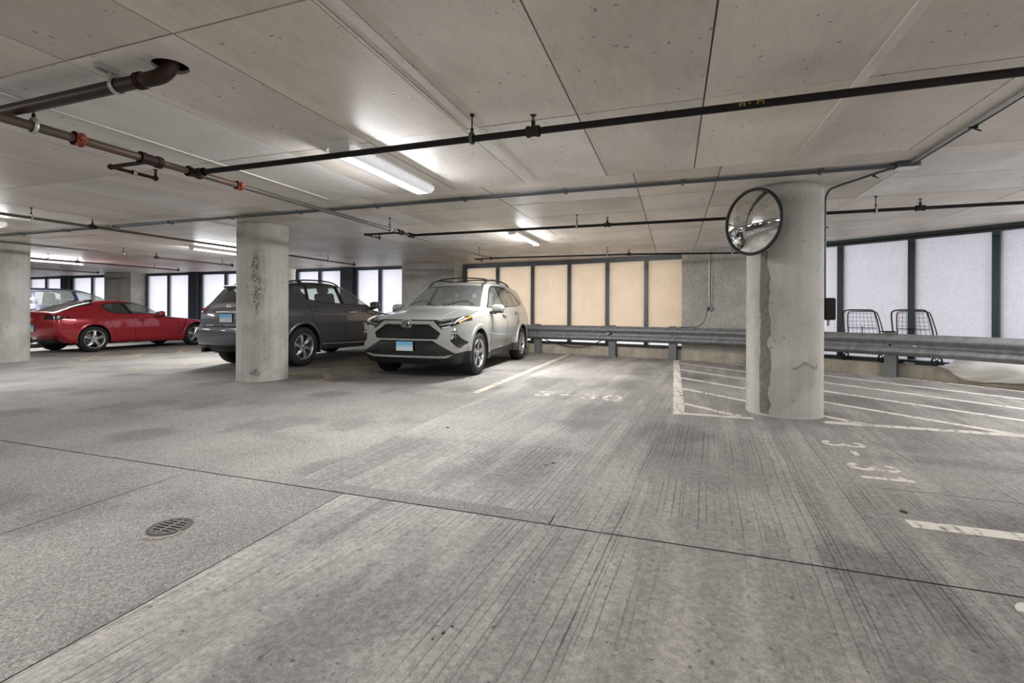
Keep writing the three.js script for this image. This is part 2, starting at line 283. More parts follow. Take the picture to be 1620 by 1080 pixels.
// ---------------------------------------------------------------- facade
const CURB = [[-27, -12.2], [-5.85, -12.22], [-3.5, -12.03], [-1.7, -11.83], [.17, -11.42], [1.45, -11.0], [2.7, -10.33], [3.77, -9.66], [4.72, -8.74], [5.6, -7.5], [6.35, -6.0], [6.9, -4.3], [7.2, -2.4], [7.3, 0], [7.3, 9.5]];
{
  // curb: one poured ledge under the windows, facet by facet
  const curb = struct('trim_1', 'low poured concrete ledge running under the windows', 'ledge');
  for (let i = 0; i + 1 < CURB.length; i++) {
    const [x0, z0] = CURB[i], [x1, z1] = CURB[i + 1], L = Math.hypot(x1 - x0, z1 - z0), nx = (z1 - z0) / L, nz = -(x1 - x0) / L;   // away from the room
    const s = new THREE.Shape([[x0, z0], [x1, z1], [x1 + nx * .75, z1 + nz * .75], [x0 + nx * .75, z0 + nz * .75]].map(([x, z]) => new THREE.Vector2(x, -z)));
    const g = new THREE.ExtrudeGeometry(s, { depth: .215, bevelEnabled: false }).rotateX(-Math.PI / 2);
    mesh('ledge_segment', worldUV(g, 2), M.curb, curb);
  }
  // piers
  const piers = struct('wall_front', 'concrete piers standing between the window bays', 'wall');
  const pier = (pts, mat = M.wall, name = 'pier') => { const g = new THREE.ExtrudeGeometry(new THREE.Shape(pts.map(([x, z]) => new THREE.Vector2(x, -z))), { depth: H + .01, bevelEnabled: false }).rotateX(-Math.PI / 2); mesh(name, worldUV(g, 2, 0, pts[0][0]), mat, piers); };
  pier([[-20.4, -12.05], [-18.95, -12.05], [-18.95, -13], [-20.4, -13]]); pier([[-13.6, -12.1], [-12.05, -12.1], [-12.05, -13], [-13.6, -13]]); pier([[-7.47, -12.02], [-5.85, -12.12], [-5.87, -13.2], [-7.47, -13.2]]);
  pier([[-27.2, -12.05], [-26.2, -12.05], [-26.2, -13], [-27.2, -13]]); pier([[.17, -11.47], [1.46, -11.12], [1.75, -11.9], [.35, -12.4]]);
  pier([[7.0, 1.5], [7.75, 1.5], [7.75, 3], [7.0, 3]]);
  for (const [x0, x1] of [[-23.76, -23.3], [-16.57, -16.15], [-9.96, -9.53]]) { pier([[x0, -12.45], [x1, -12.45], [x1, -12.95], [x0, -12.95]], M.navyPanel, 'dark_panel'); }
  // windows
  let n = 0;
  const windowUnit = (a, b, o) => {
    const [x0, z0] = a, [x1, z1] = b, L = Math.hypot(x1 - x0, z1 - z0), y0 = o.y0 ?? .215, y1 = H;
    const w = struct('window_' + (++n), o.label, 'window'); w.position.set(x0, 0, z0); w.rotation.y = -Math.atan2(z1 - z0, x1 - x0);
    const f = o.frame, m = o.m, d = .12, top = o.top ?? .1, bot = o.bot ?? .07;
    mesh('head_rail', box(L, top, d, L / 2, y1 - top / 2, 0), f, w); mesh('sill_rail', box(L, bot, d, L / 2, y0 + bot / 2, 0), f, w);
    mesh('mullion', box(m, y1 - y0 - top - bot, d + .02, m / 2, (y0 + bot + y1 - top) / 2, 0), f, w);
    if (o.end) mesh('mullion', box(m, y1 - y0 - top - bot, d + .02, L - m / 2, (y0 + bot + y1 - top) / 2, 0), f, w);
    mesh('glazing_bead', merge([box(.012, y1 - y0 - top - bot, .05, m + .006, (y0 + bot + y1 - top) / 2, .01), box(.012, y1 - y0 - top - bot, .05, L - .006 - (o.end ? m : 0), (y0 + bot + y1 - top) / 2, .01)]), M.steel, w);
    const xa = m, xb = L - (o.end ? m : 0), pw = xb - xa, ph = y1 - y0 - top - bot;
    const pg = worldUV(box(pw, ph, .006, (xa + xb) / 2, y0 + bot + ph / 2, -.02), 1.3, 0, n * .37);
    const pane = new THREE.PlaneGeometry(pw, ph).translate((xa + xb) / 2, y0 + bot + ph / 2, -.02); worldUV(pane, 1.3, 0, n * .37, n * .21);
    mesh('pane', pane, o.shade ? M.paneClear : o.pane, w);
    if (o.shade) {
      const sh = y1 - top - .46, sg = new THREE.PlaneGeometry(pw - .03, sh - .012).translate((xa + xb) / 2, .46 + sh / 2, .012); worldUV(sg, 1.3, 0, n * .37, n * .21);
      mesh('roller_shade', sg, o.shade, w); mesh('hem_bar', box(pw - .03, .016, .012, (xa + xb) / 2, .462, .012), M.white, w);
    }
  };
  const lblL = 'narrow frosted window in a slate blue frame', lblP = 'tall window with a drawn peach roller shade in a grey frame', lblR = 'wide frosted window in a dark teal frame along the curved wall';
  for (const [a, b, e] of [[-26.15, -25.0, 0], [-25.0, -23.76, 1], [-23.3, -22.08, 0], [-22.08, -20.45, 1], [-18.95, -17.8, 0], [-17.8, -16.57, 1], [-16.15, -14.98, 0], [-14.98, -13.6, 1], [-11.84, -10.93, 0], [-10.93, -9.96, 1], [-9.53, -8.65, 0], [-8.65, -7.5, 1]])
    windowUnit([a, -12.64], [b, -12.63], { label: lblL, frame: M.slateFrame, pane: M.paneBlue, m: .1, end: e, top: .09 });
  const G = [[-5.83, -12.75], [-4.75, -12.62], [-3.685, -12.49], [-2.64, -12.365], [-1.625, -12.17], [-.67, -11.98], [.25, -11.8]];
  for (let i = 0; i < 6; i++) windowUnit(G[i], G[i + 1], { label: lblP, frame: M.greyFrame, shade: M.panePeach, m: i ? .085 : .12, top: .12, end: 0 });
  const R = [[1.35, -11.5], [2.1, -11.02], [2.94, -10.48], [3.81, -9.89], [4.64, -9.27], [5.35, -8.5], [5.98, -7.62], [6.52, -6.65], [6.98, -5.6], [7.3, -4.5], [7.5, -3.3], [7.6, -2.1], [7.62, -.8], [7.62, .4], [7.62, 1.6]];
  for (let i = 0; i + 1 < R.length; i++) windowUnit(R[i], R[i + 1], { label: lblR, frame: M.tealFrame, pane: M.paneBlue, m: .085, top: .1, end: 0 });
  // the far sides of the garage, outside the frame
  struct('wall_back', 'plain concrete wall at the back of the garage', 'wall', worldUV(box(36.7, H + .2, .3, -8.75, H / 2, 9.6), 2), M.wall);
  struct('wall_left', 'plain concrete wall at the far end of the garage', 'wall', worldUV(box(.3, H + .2, 23, -27.1, H / 2, -1.9), 2), M.wall);
  struct('wall_right', 'plain concrete wall on the side behind the curve', 'wall', worldUV(box(.3, H + .2, 7, 7.8, H / 2, 6.4), 2), M.wall);
}
// ---------------------------------------------------------------- columns
{
  const column = (x, z, label, extra) => {
    const t = thing('concrete_column', label, 'column', [x, 0, z]);
    const pts = [[.376, 0], [.374, .012], [.37, .03]]; for (let i = 1; i < 12; i++) pts.push([.37, .03 + (H - .05) * i / 12]); pts.push([.37, H - .015], [.368, H]);
    const g = new THREE.LatheGeometry(pts.map(([r, y]) => new THREE.Vector2(r, y)), 72);
    const uv = g.attributes.uv, p = g.attributes.position; for (let i = 0; i < uv.count; i++) uv.setXY(i, uv.getX(i) * 1.0 + x * .37, p.getY(i) / 2.3 + z * .2);
    mesh('shaft', g, M.column, t); if (extra) extra(t); return t;
  };
  const onSkin = (poly, mat, name, t, r = .3708, tile = .6) => {     // a stain with its own outline on the round skin: [angle, y] outline
    const s = new THREE.Shape(poly.map(([a, y]) => new THREE.Vector2(a, y)));
    const g0 = new THREE.ShapeGeometry(s), idx = g0.index.array, P = g0.attributes.position, out = [];
    const tri = (A, B, C, k) => { if (k) { const m = (p, q) => [(p[0] + q[0]) / 2, (p[1] + q[1]) / 2], ab = m(A, B), bc = m(B, C), ca = m(C, A); tri(A, ab, ca, k - 1); tri(ab, B, bc, k - 1); tri(ca, bc, C, k - 1); tri(ab, bc, ca, k - 1); } else out.push(A, B, C); };
    for (let i = 0; i < idx.length; i += 3) tri(...[0, 1, 2].map((k) => [P.getX(idx[i + k]), P.getY(idx[i + k])]), 2);
    const pos = new Float32Array(out.length * 3), nor = new Float32Array(out.length * 3), uv = new Float32Array(out.length * 2);
    out.forEach(([a, y], i) => { pos.set([r * Math.sin(a), y, r * Math.cos(a)], 3 * i); nor.set([Math.sin(a), 0, Math.cos(a)], 3 * i); uv.set([a * .37 / tile, y / tile], 2 * i); });
    const g = new THREE.BufferGeometry(); g.setAttribute('position', new THREE.BufferAttribute(pos, 3)); g.setAttribute('normal', new THREE.BufferAttribute(nor, 3)); g.setAttribute('uv', new THREE.BufferAttribute(uv, 2));
    return mesh(name, g, mat, t);
  };
  const damp = std({ color: 0x6a6457, roughness: .75, alphaMap: texture(256, 256, (u, v) => { const a = .42 + .35 * (fbm(u * 22, v * 14, 22, 4, 14) - .3); return [a, a, a]; }), transparent: true });
  const sootMat = (t) => std({ color: 0x3a3833, roughness: .9, alphaMap: texture(256, 256, (u, v) => { const a = sstep(t, t + .1, .75 * fbm(u * 90, v * 90, 90, 2) + .25 * fbm(u * 9, v * 9, 9, 3)) * .55; return [a, a, a]; }), transparent: true });
  const soot = sootMat(.59), soot2 = sootMat(.52);
  const patch = std({ color: 0x8f8a7d, roughness: .9 });
  const c0 = column(1.142, -5.897, 'round concrete column with a damp streak, carrying the convex mirror');
  const a0 = -.70, L = [], Rr = []; for (let i = 0; i <= 60; i++) { const y = .02 + 1.72 * i / 60; L.push([a0 - .06 - .12 * fbm(y * 6, 2.2, 256, 4), y]); Rr.push([a0 + .03 + .24 * fbm(y * 8, 9.1, 256, 4), y]); }
  onSkin([...L, ...Rr.reverse()], damp, 'damp_streak', c0);
  const pa = [[.06, .40], [.16, .425], [.24, .47], [.30, .445], [.40, .41], [.46, .45], [.45, .40], [.38, .385], [.30, .425], [.22, .43], [.12, .385]];
  onSkin(pa.map(([a, y]) => [a * 2 - .14, .54 + (y - .42) * 1.1]), patch, 'patch_scar', c0);
  const c1 = column(-6.204, -5.896, 'round concrete column with sooty black scuffs in front of the grey crossover');
  const blob = (ca, cy, ra, ry) => { const o = []; for (let i = 0; i < 26; i++) { const q = i / 26 * 2 * Math.PI, k = .65 + .7 * noise(i * .7 + ca * 9, cy * 7, 256); o.push([ca + ra * k * Math.cos(q), cy + ry * k * Math.sin(q)]); } return o; };
  onSkin(blob(.57, 1.52, .38, .5), soot, 'soot_scuff', c1); onSkin(blob(.55, 1.66, .2, .26), soot2, 'soot_scuff', c1, .3711); onSkin(blob(.62, 1.32, .16, .26), soot2, 'soot_scuff', c1, .3712); onSkin(blob(.95, .5, .16, .22), soot, 'soot_scuff', c1); onSkin(blob(.5, .14, .25, .05), soot2, 'soot_scuff', c1);
  const c2 = column(-13.12, -5.937, 'round concrete column beside the red coupe');
  onSkin(blob(.9, .62, .2, .16), soot, 'soot_scuff', c2);
}
// ---------------------------------------------------------------- lamps
{
  const glow = std({ color: 0xffffff, emissive: 0xfdfdff, emissiveIntensity: 3.0, roughness: .4 });
  const lens = phy({ color: 0xe6e8e8, emissive: 0xfdfdff, emissiveIntensity: .34, roughness: .25 });
  const lamp = (x, z0, z1, wide, label, group) => {
    const L = Math.abs(z1 - z0), zc = (z0 + z1) / 2, t = thing('ceiling_lamp', label, 'lamp', [x, H, zc], 0, group);
    const w = wide ? .26 : .13, d = wide ? .11 : .085;
    mesh('housing', wide ? merge([box(.2, .045, L - .044, 0, -.022, 0), box(.19, .1, .02, 0, -.05, L / 2 - .01), box(.19, .1, .02, 0, -.05, -L / 2 + .01)]) : merge([box(.11, .05, L - .035, 0, -.025, 0), box(.12, .085, .03, 0, -.042, L / 2), box(.12, .085, .03, 0, -.042, -L / 2)]), M.white, t);
    if (wide) {                                                      // wrap-around prismatic lens: two ribbed cheeks and a glowing bottom
      const cheek = (s) => { const g = new THREE.ExtrudeGeometry(new THREE.Shape([[.09, -.04], [.128, -.05], [.13, -.075], [.1, -.105], [.055, -.115], [.055, -.105], [.09, -.095]].map(([a, b]) => new THREE.Vector2(a * s, b))), { depth: L - .03, bevelEnabled: false }).translate(0, 0, -(L - .03) / 2); return g; };
      for (const s of [-1, 1]) { const c = mesh('lens_cheek', cheek(s), lens, t); const ribs = []; for (let i = 0; i < 26; i++) ribs.push(box(.006, .055, .008, s * .129, -.068, -L / 2 + .04 + (L - .08) * i / 25)); mesh('lens_rib', merge(ribs), lens, c).userData.kind = 'stuff'; }
      mesh('tube', box(.11, .012, L - .05, 0, -.108, 0), glow, t);
    } else {
      mesh('tube', merge([cyl(V(-.025, -.062, -L / 2 + .02), V(-.025, -.062, L / 2 - .02), .016, .016, 12), cyl(V(.025, -.062, -L / 2 + .02), V(.025, -.062, L / 2 - .02), .016, .016, 12)]), glow, t);
    }
    const a = new THREE.RectAreaLight(0xfbfbff, LAMP * (wide ? .6 : 1.5), wide ? .16 : .1, L - .06);
    a.position.set(0, wide ? -.122 : -.086, 0); a.rotation.x = -Math.PI / 2; a.castShadow = true; a.name = 'lamp_light'; t.add(a);
    for (const s of [-1, 1]) {                                       // the glowing cheeks of the lens throw light sideways
      const c = new THREE.RectAreaLight(0xfbfbff, LAMP * (wide ? 1.2 : 1.9), L - .06, .06);
      c.position.set(s * (wide ? .134 : .066), wide ? -.094 : -.07, 0); c.rotation.order = 'YXZ'; c.rotation.set(-1.0, s * Math.PI / 2 + Math.PI, 0); c.castShadow = true; c.name = 'lamp_cheek_light'; t.add(c);
    }
    return t;
  };
  lamp(-2.5, -3.1, -4.45, true, 'ribbed wraparound ceiling lamp crossed by the thick sprinkler pipe');
  lamp(-2.52, -7.4, -8.85, false, 'slim twin-tube ceiling lamp over the pale crossover');
  lamp(-9.62, -7.3, -8.7, false, 'slim ceiling lamp between the red coupe and the grey crossover');
  lamp(-16.1, -7.6, -8.95, false, 'slim ceiling lamp above the dark blue car');
  lamp(-9.62, -2.95, -4.33, true, 'ceiling lamp seen end-on past the far sprinkler pipe');
  lamp(-16.1, -3.0, -4.4, true, 'ribbed ceiling lamp out over the far parking aisle');
  lamp(4.95, -6.6, -8.0, true, 'ribbed ceiling lamp close to the curved window wall');
  for (const [x, z] of [[-16.1, .7], [-9.6, .7], [-2.5, .7], [4.4, .7], [-16.1, 5], [-9.6, 5], [-2.5, 5], [4.4, 5], [4.4, -3.75]]) lamp(x, z + .68, z - .68, true, 'ribbed ceiling lamp over the driving aisle', 'aisle lamps');
}
// ---------------------------------------------------------------- sprinkler pipes
const ring = (p, dir, r, len, mat, t, name = 'collar') => { const d = dir.clone().normalize().multiplyScalar(len / 2); return mesh(name, merge([cyl(p.clone().sub(d), p.clone().add(d), r, r, 20), cyl(p.clone().sub(d), p.clone().sub(d.clone().multiplyScalar(.55)), r * 1.14, r * 1.14, 20), cyl(p.clone().add(d.clone().multiplyScalar(.55)), p.clone().add(d), r * 1.14, r * 1.14, 20)]), mat, t); };
function hanger(t, x, y, z, r, along, mat = M.steel) {               // rod from the ceiling and a loop strap around the pipe
  const h = mesh('hanger', merge([cyl(V(x, y + r + .035, z), V(x, H, z), .005, .005, 8), cyl(V(x, H - .012, z), V(x, H, z), .016, .016, 12), cyl(V(x, y + r + .03, z), V(x, y + r + .05, z), .011, .011, 6)]), M.blackMetal, t);
  const g = new THREE.TorusGeometry(r + .008, .0055, 6, 20); g.scale(1, 1.25, 2.4); if (along === 'x') g.rotateY(Math.PI / 2); mesh('loop', g.translate(x, y + .006, z), mat, h);
}
function head(t, x, y, z, r, along) {                                // tee with an upright sprinkler
  const d = along === 'x' ? V(1, 0, 0) : V(0, 0, 1), p = V(x, y, z), f = ring(p, d, r * 1.45, .085, M.fitting, t, 'tee');
  mesh('sprinkler_head', merge([cyl(V(x, y, z), V(x, y + r + .035, z), .017, .013, 10), cyl(V(x, y + r + .035, z), V(x, y + r + .045, z), .015, .015, 6), cyl(V(x - .011, y + r + .045, z), V(x - .006, y + r + .082, z), .0028, .0028, 5), cyl(V(x + .011, y + r + .045, z), V(x + .006, y + r + .082, z), .0028, .0028, 5), cyl(V(x, y + r + .045, z), V(x, y + r + .08, z), .003, .003, 5), cyl(V(x, y + r + .082, z), V(x, y + r + .085, z), .022, .022, 14)]), M.fitting, f);
}
function coupling(t, p, dir, r) {                                    // red grooved coupling with two bolts
  const c = ring(p, dir, r * 1.42, .055, M.coupling, t, 'red_coupling');
  const up = V(0, 1, 0), sd = dir.clone().cross(up).normalize();
  for (const s of [-1, 1]) { const q = p.clone().add(sd.clone().multiplyScalar(s * r * 1.75)); mesh('bolt', merge([cyl(q.clone().add(V(0, -.03, 0)), q.clone().add(V(0, .03, 0)), .007, .007, 8), T(rbox(.04, .026, .04, .006), q.x, q.y, q.z)]), M.coupling, c); }
}
{
  const Y = 2.27, X = -3.9;
  const t = thing('sprinkler_main', 'long sprinkler main with red couplings that narrows toward the windows', 'pipe');
  mesh('pipe', cyl(V(X, Y, 6), V(X, Y, -2.72), .030, .030, 24), M.pipeRust, t);
  mesh('pipe', cyl(V(X, Y, -2.72), V(X, Y, -3.42), .0275, .0275, 20), M.pipeRust, t);
  mesh('pipe', cyl(V(X, Y, -3.42), V(X, Y, -6.5), .0235, .0235, 20), M.pipeGrey, t);
  mesh('pipe', cyl(V(X, Y, -6.5), V(X, Y, -9.95), .018, .018, 16), M.pipeGrey, t);
  ring(V(X, Y, -2.62), V(0, 0, 1), .041, .16, M.fitting, t, 'reducer'); ring(V(X, Y, -2.98), V(0, 0, 1), .038, .12, M.fitting, t, 'tee');
  coupling(t, V(X, Y, -2.14), V(0, 0, 1), .030); coupling(t, V(X, Y, -3.42), V(0, 0, 1), .0255);
  ring(V(X, Y, -6.22), V(0, 0, 1), .034, .12, M.fitting, t, 'reducer'); ring(V(X, Y, -6.54), V(0, 0, 1), .033, .12, M.fitting, t, 'tee');
  ring(V(X, Y, -9.95), V(0, 0, 1), .028, .1, M.fitting, t, 'tee');
  for (const z of [1.2, -1.9, -5.95, -9.3]) hanger(t, X, Y, z, z > -3 ? .030 : z > -6 ? .0235 : .018, 'z');
  // short return bends beside the tees
  for (const [z, r, l] of [[-2.62, .016, .46], [-6.2, .015, .6], [-9.9, .014, .35]]) {
    const b = mesh('return_bend', merge([cyl(V(X, Y - .01, z), V(X - l, Y - .01, z), r, r, 12), T(new THREE.SphereGeometry(r * 1.5, 12, 8), X - l, Y - .01, z), cyl(V(X - l, Y - .01, z), V(X - l + .02, Y - .015, z - .34), r * .9, r * .9, 12), T(new THREE.SphereGeometry(r * 1.5, 12, 8), X - l + .02, Y - .015, z - .34)]), M.fitting, t);
    mesh('sprinkler_head', merge([cyl(V(X - l + .02, Y, z - .34), V(X - l + .02, Y + .06, z - .34), .012, .009, 8), cyl(V(X - l + .02, Y + .06, z - .34), V(X - l + .02, Y + .063, z - .34), .02, .02, 12)]), M.fitting, b);
    ring(V(X - l + .01, Y - .012, z - .17), V(0, 0, 1), r * 1.25, .03, M.steel, b, 'clamp');
  }
  const stencilPaint = std({ color: 0x9a8432, roughness: .7 });
  const b1 = thing('sprinkler_pipe', 'thick dark sprinkler pipe crossing under the ribbed ceiling lamp', 'pipe');
  const z1 = -2.985; mesh('pipe', cyl(V(X + .048, Y, z1), V(9, Y, z1), .0225, .0225, 20), M.pipeDark, b1);
  head(b1, -.875, Y, z1, .0225, 'x'); head(b1, 2.2, Y, z1, .0225, 'x'); hanger(b1, -1.31, Y, z1, .0225, 'x', M.conduit); hanger(b1, 2.9, Y, z1, .0225, 'x'); ring(V(X + .08, Y, z1), V(1, 0, 0), .033, .06, M.fitting, b1);
  for (const [x, w, dy] of [[.35, .007, 0], [.362, .007, .004], [.374, .007, 0], [.40, .012, .002], [.44, .007, .003], [.452, .02, .008], [.47, .007, 0]]) mesh('stencil_mark', box(w, w > .01 ? .006 : .02, .0012, x, Y + dy, z1 + .0226), stencilPaint, b1);
  const b2 = thing('sprinkler_pipe', 'dark sprinkler pipe running behind the convex mirror', 'pipe');
  const z2 = -6.54; mesh('pipe', cyl(V(X + .042, Y, z2), V(8.2, Y, z2), .0195, .0195, 16), M.pipeDark, b2);
  head(b2, -.86, Y, z2, .0195, 'x'); head(b2, 2.62, Y, z2, .0195, 'x'); hanger(b2, -1.28, Y, z2, .0195, 'x'); hanger(b2, 2.2, Y, z2, .0195, 'x');
  const b3 = thing('sprinkler_pipe', 'thin brown sprinkler pipe running along the peach shades', 'pipe');
  mesh('pipe', merge([cyl(V(X + .035, Y, -9.94), V(-.82, Y, -10.07), .0175, .0175, 12), cyl(V(-.82, Y, -10.07), V(1.4, Y, -10.5), .0175, .0175, 12), cyl(V(1.4, Y, -10.5), V(4.6, Y, -8.2), .0175, .0175, 12)]), M.pipeDark, b3);
  head(b3, -.88, Y, -10.065, .0175, 'x'); hanger(b3, -1.32, Y, -10.05, .0175, 'x'); hanger(b3, 1.1, Y, -10.44, .0175, 'x');
  // branch lines of the far bays, each ending in an upturned head
  for (const [x, z, hg, hd, label] of [[-8.05, -10.6, [-3.9, -7.4, -9.6], [-4.6], 'sprinkler branch passing behind the scuffed column and over the grey crossover'], [-11.4, -9.8, [-7.1, -9.5], [-7.8], 'sprinkler branch over the hatched bay beside the red coupe'], [-14.4, -10.5, [-7.3, -9.8], [-7.9], 'sprinkler branch over the red coupe'], [-18.1, -10.5, [-9.5], [], 'sprinkler branch over the dark blue car'], [-21.5, -10.3, [], [], 'sprinkler branch at the far end of the garage']]) {
    const l = thing('sprinkler_branch', label, 'pipe'); const y = 2.298;
    mesh('pipe', cyl(V(x, y, 6), V(x, y, z), .0195, .0195, 14), M.pipeGrey, l); ring(V(x, y, z), V(0, 0, 1), .027, .05, M.fitting, l, 'end_elbow');
    mesh('sprinkler_head', merge([cyl(V(x, y, z), V(x, y + .055, z), .016, .011, 8), cyl(V(x, y + .09, z), V(x, y + .093, z), .022, .022, 12), cyl(V(x, y + .055, z), V(x, y + .09, z), .004, .004, 6)]), M.fitting, l);
    for (const q of hg) hanger(l, x, y, q, .0195, 'z'); for (const q of hd) head(l, x, y, q, .0195, 'z');
  }
  // drain pipe rising into the ceiling hole
  const d = thing('drain_pipe', 'fat brown drain pipe bending up into a hole in the ceiling', 'pipe');
  const yd = 2.35, zd = -1.81;
  mesh('pipe', cyl(V(-7, yd - .02, zd), V(-2.72, yd, zd), .037, .037, 24), M.drainPipe, d);
  mesh('elbow', new THREE.TubeGeometry(new THREE.CatmullRomCurve3([V(-2.76, yd, zd), V(-2.69, yd, zd - .004), V(-2.635, yd + .02, zd - .02), V(-2.61, yd + .075, zd - .045), V(-2.607, yd + .16, zd - .05)]), 24, .040, 20), M.drainPipe, d);
  ring(V(-2.77, yd, zd), V(1, 0, 0), .0405, .03, M.drainPipe, d, 'hub');
  const ch = mesh('strut_channel', merge([box(.045, .03, .25, -2.96, H - .015, zd - .02)]), M.steel, d);
  const strap = new THREE.TorusGeometry(.042, .006, 6, 24); strap.scale(1, 1, 2.6).rotateY(Math.PI / 2).translate(-2.96, yd, zd); mesh('strap', merge([strap, box(.03, .05, .006, -2.96, yd + .06, zd + .04), box(.03, .05, .006, -2.96, yd + .06, zd - .04)]), M.steel, ch);
}
// ---------------------------------------------------------------- conduit
{
  const y = 2.412, c = thing('ceiling_conduit', 'bundle of grey conduits clipped along the ceiling to a junction box', 'conduit');
  for (const [dz, dy] of [[0, 0], [.026, 0], [-.026, 0]]) mesh('conduit', tube([V(-26, y + dy, -5.15 + dz), V(-10, y + dy, -5.15 + dz), V(-4, y, -5.14 + dz), V(1.88, y, -5.15 + dz)], .0105, 60, 8), M.conduit, c);
  for (let i = 0; i < 13; i++) { const x = 1.3 - i * 1.22; mesh('clip', merge([box(.03, .014, .1, x, y - .012, -5.15), box(.03, .03, .012, x, y, -5.10), box(.03, .03, .012, x, y, -5.2)]), M.conduit, c); }
  const b = mesh('junction_box', rbox(.17, .05, .11, .006, 1.955, y - .006, -5.13), M.conduit, c); mesh('box_lid', rbox(.16, .008, .1, .002, 1.955, y - .034, -5.13), M.white, b); mesh('connector', merge([cyl(V(1.84, y, -5.15), V(1.88, y, -5.15), .02, .02, 10)]), M.conduit, b);
  const s = thing('side_conduit', 'bright conduit running from the junction box along the right-hand ceiling', 'conduit');
  s.userData.label = 'bright conduit pair leaving the junction box, ending in bent hook clips';
  mesh('conduit', cyl(V(1.97, y, -5.08), V(1.97, y, 6), .0125, .0125, 10), M.conduitLight, s); mesh('conduit', cyl(V(2.0, y, -5.08), V(2.0, y, 6), .0105, .0105, 10), M.conduit, s);
  for (const z of [-4.2, -2.4, -.6]) mesh('hook_clip', merge([box(.05, .02, .014, 1.985, y - .012, z), cyl(V(1.985, y - .02, z), V(2.03, y - .045, z), .005, .005, 6), cyl(V(1.985, y, z - .02), V(1.985, y - .03, z + .02), .006, .006, 6)]), M.blackMetal, s);
  const d = thing('column_conduit', 'conduit bending down the side of the mirror column to a black box', 'conduit');
  mesh('conduit', tube([V(1.9, y, -5.2), V(1.82, y, -5.34), V(1.72, y - .002, -5.55), V(1.63, y - .004, -5.72), V(1.56, y - .02, -5.84), V(1.532, y - .09, -5.88), V(1.527, y - .2, -5.885), V(1.527, 1.9, -5.885), V(1.527, 1.24, -5.885)], .0115, 90, 10), M.conduit, d);
  mesh('hook_clip', merge([box(.014, .02, .04, 1.8, y - .012, -5.4), cyl(V(1.8, y - .02, -5.4), V(1.84, y - .04, -5.4), .005, .005, 6)]), M.blackMetal, d); mesh('clip', box(.03, .014, .02, 1.54, 2.0, -5.89), M.blackMetal, d);
  const bx = mesh('switch_box', rbox(.085, .235, .1, .008, 1.572, 1.13, -5.9), M.black, d); mesh('cover_plate', rbox(.088, .215, .012, .003, 1.572, 1.13, -5.846), M.blackMetal, bx); mesh('nipple', cyl(V(1.565, .95, -5.9), V(1.565, 1.02, -5.9), .014, .014, 10), M.steel, bx);
}
// ---------------------------------------------------------------- convex mirror
{
  const p = V(.745, 2.0, -5.3), t = thing('convex_mirror', 'round convex safety mirror with a black rim bracketed to the column', 'mirror', [p.x, p.y, p.z], -.84);
  const R = .318, dome = .085, pts = []; for (let i = 0; i <= 40; i++) { const r = R * i / 40, rho = (R * R + dome * dome) / (2 * dome); pts.push(new THREE.Vector2(r, Math.sqrt(rho * rho - r * r) - (rho - dome))); }
  const g = new THREE.LatheGeometry(pts.reverse(), 96).rotateX(Math.PI / 2);
  { const P = g.attributes.position, N = g.attributes.normal, rho = (R * R + dome * dome) / (2 * dome), c = dome - rho; for (let i = 0; i < P.count; i++) { const v = V(P.getX(i), P.getY(i), P.getZ(i) - c).normalize(); N.setXYZ(i, v.x, v.y, v.z); } }
  mesh('mirror_face', g, M.mirror, t);
  mesh('rim', new THREE.TorusGeometry(R + .004, .016, 12, 72), M.black, t);
  mesh('back_shell', T(new THREE.CylinderGeometry(R - .002, R * .8, .03, 48).rotateX(Math.PI / 2).scale(1, 1, -1), 0, 0, -.02), M.black, t);
  mesh('bracket', merge([cyl(V(0, 0, -.02), V(.06, 0, -.28), .016, .016, 10), rbox(.1, .12, .012, .004, .06, 0, -.28)]), M.blackMetal, t);
}
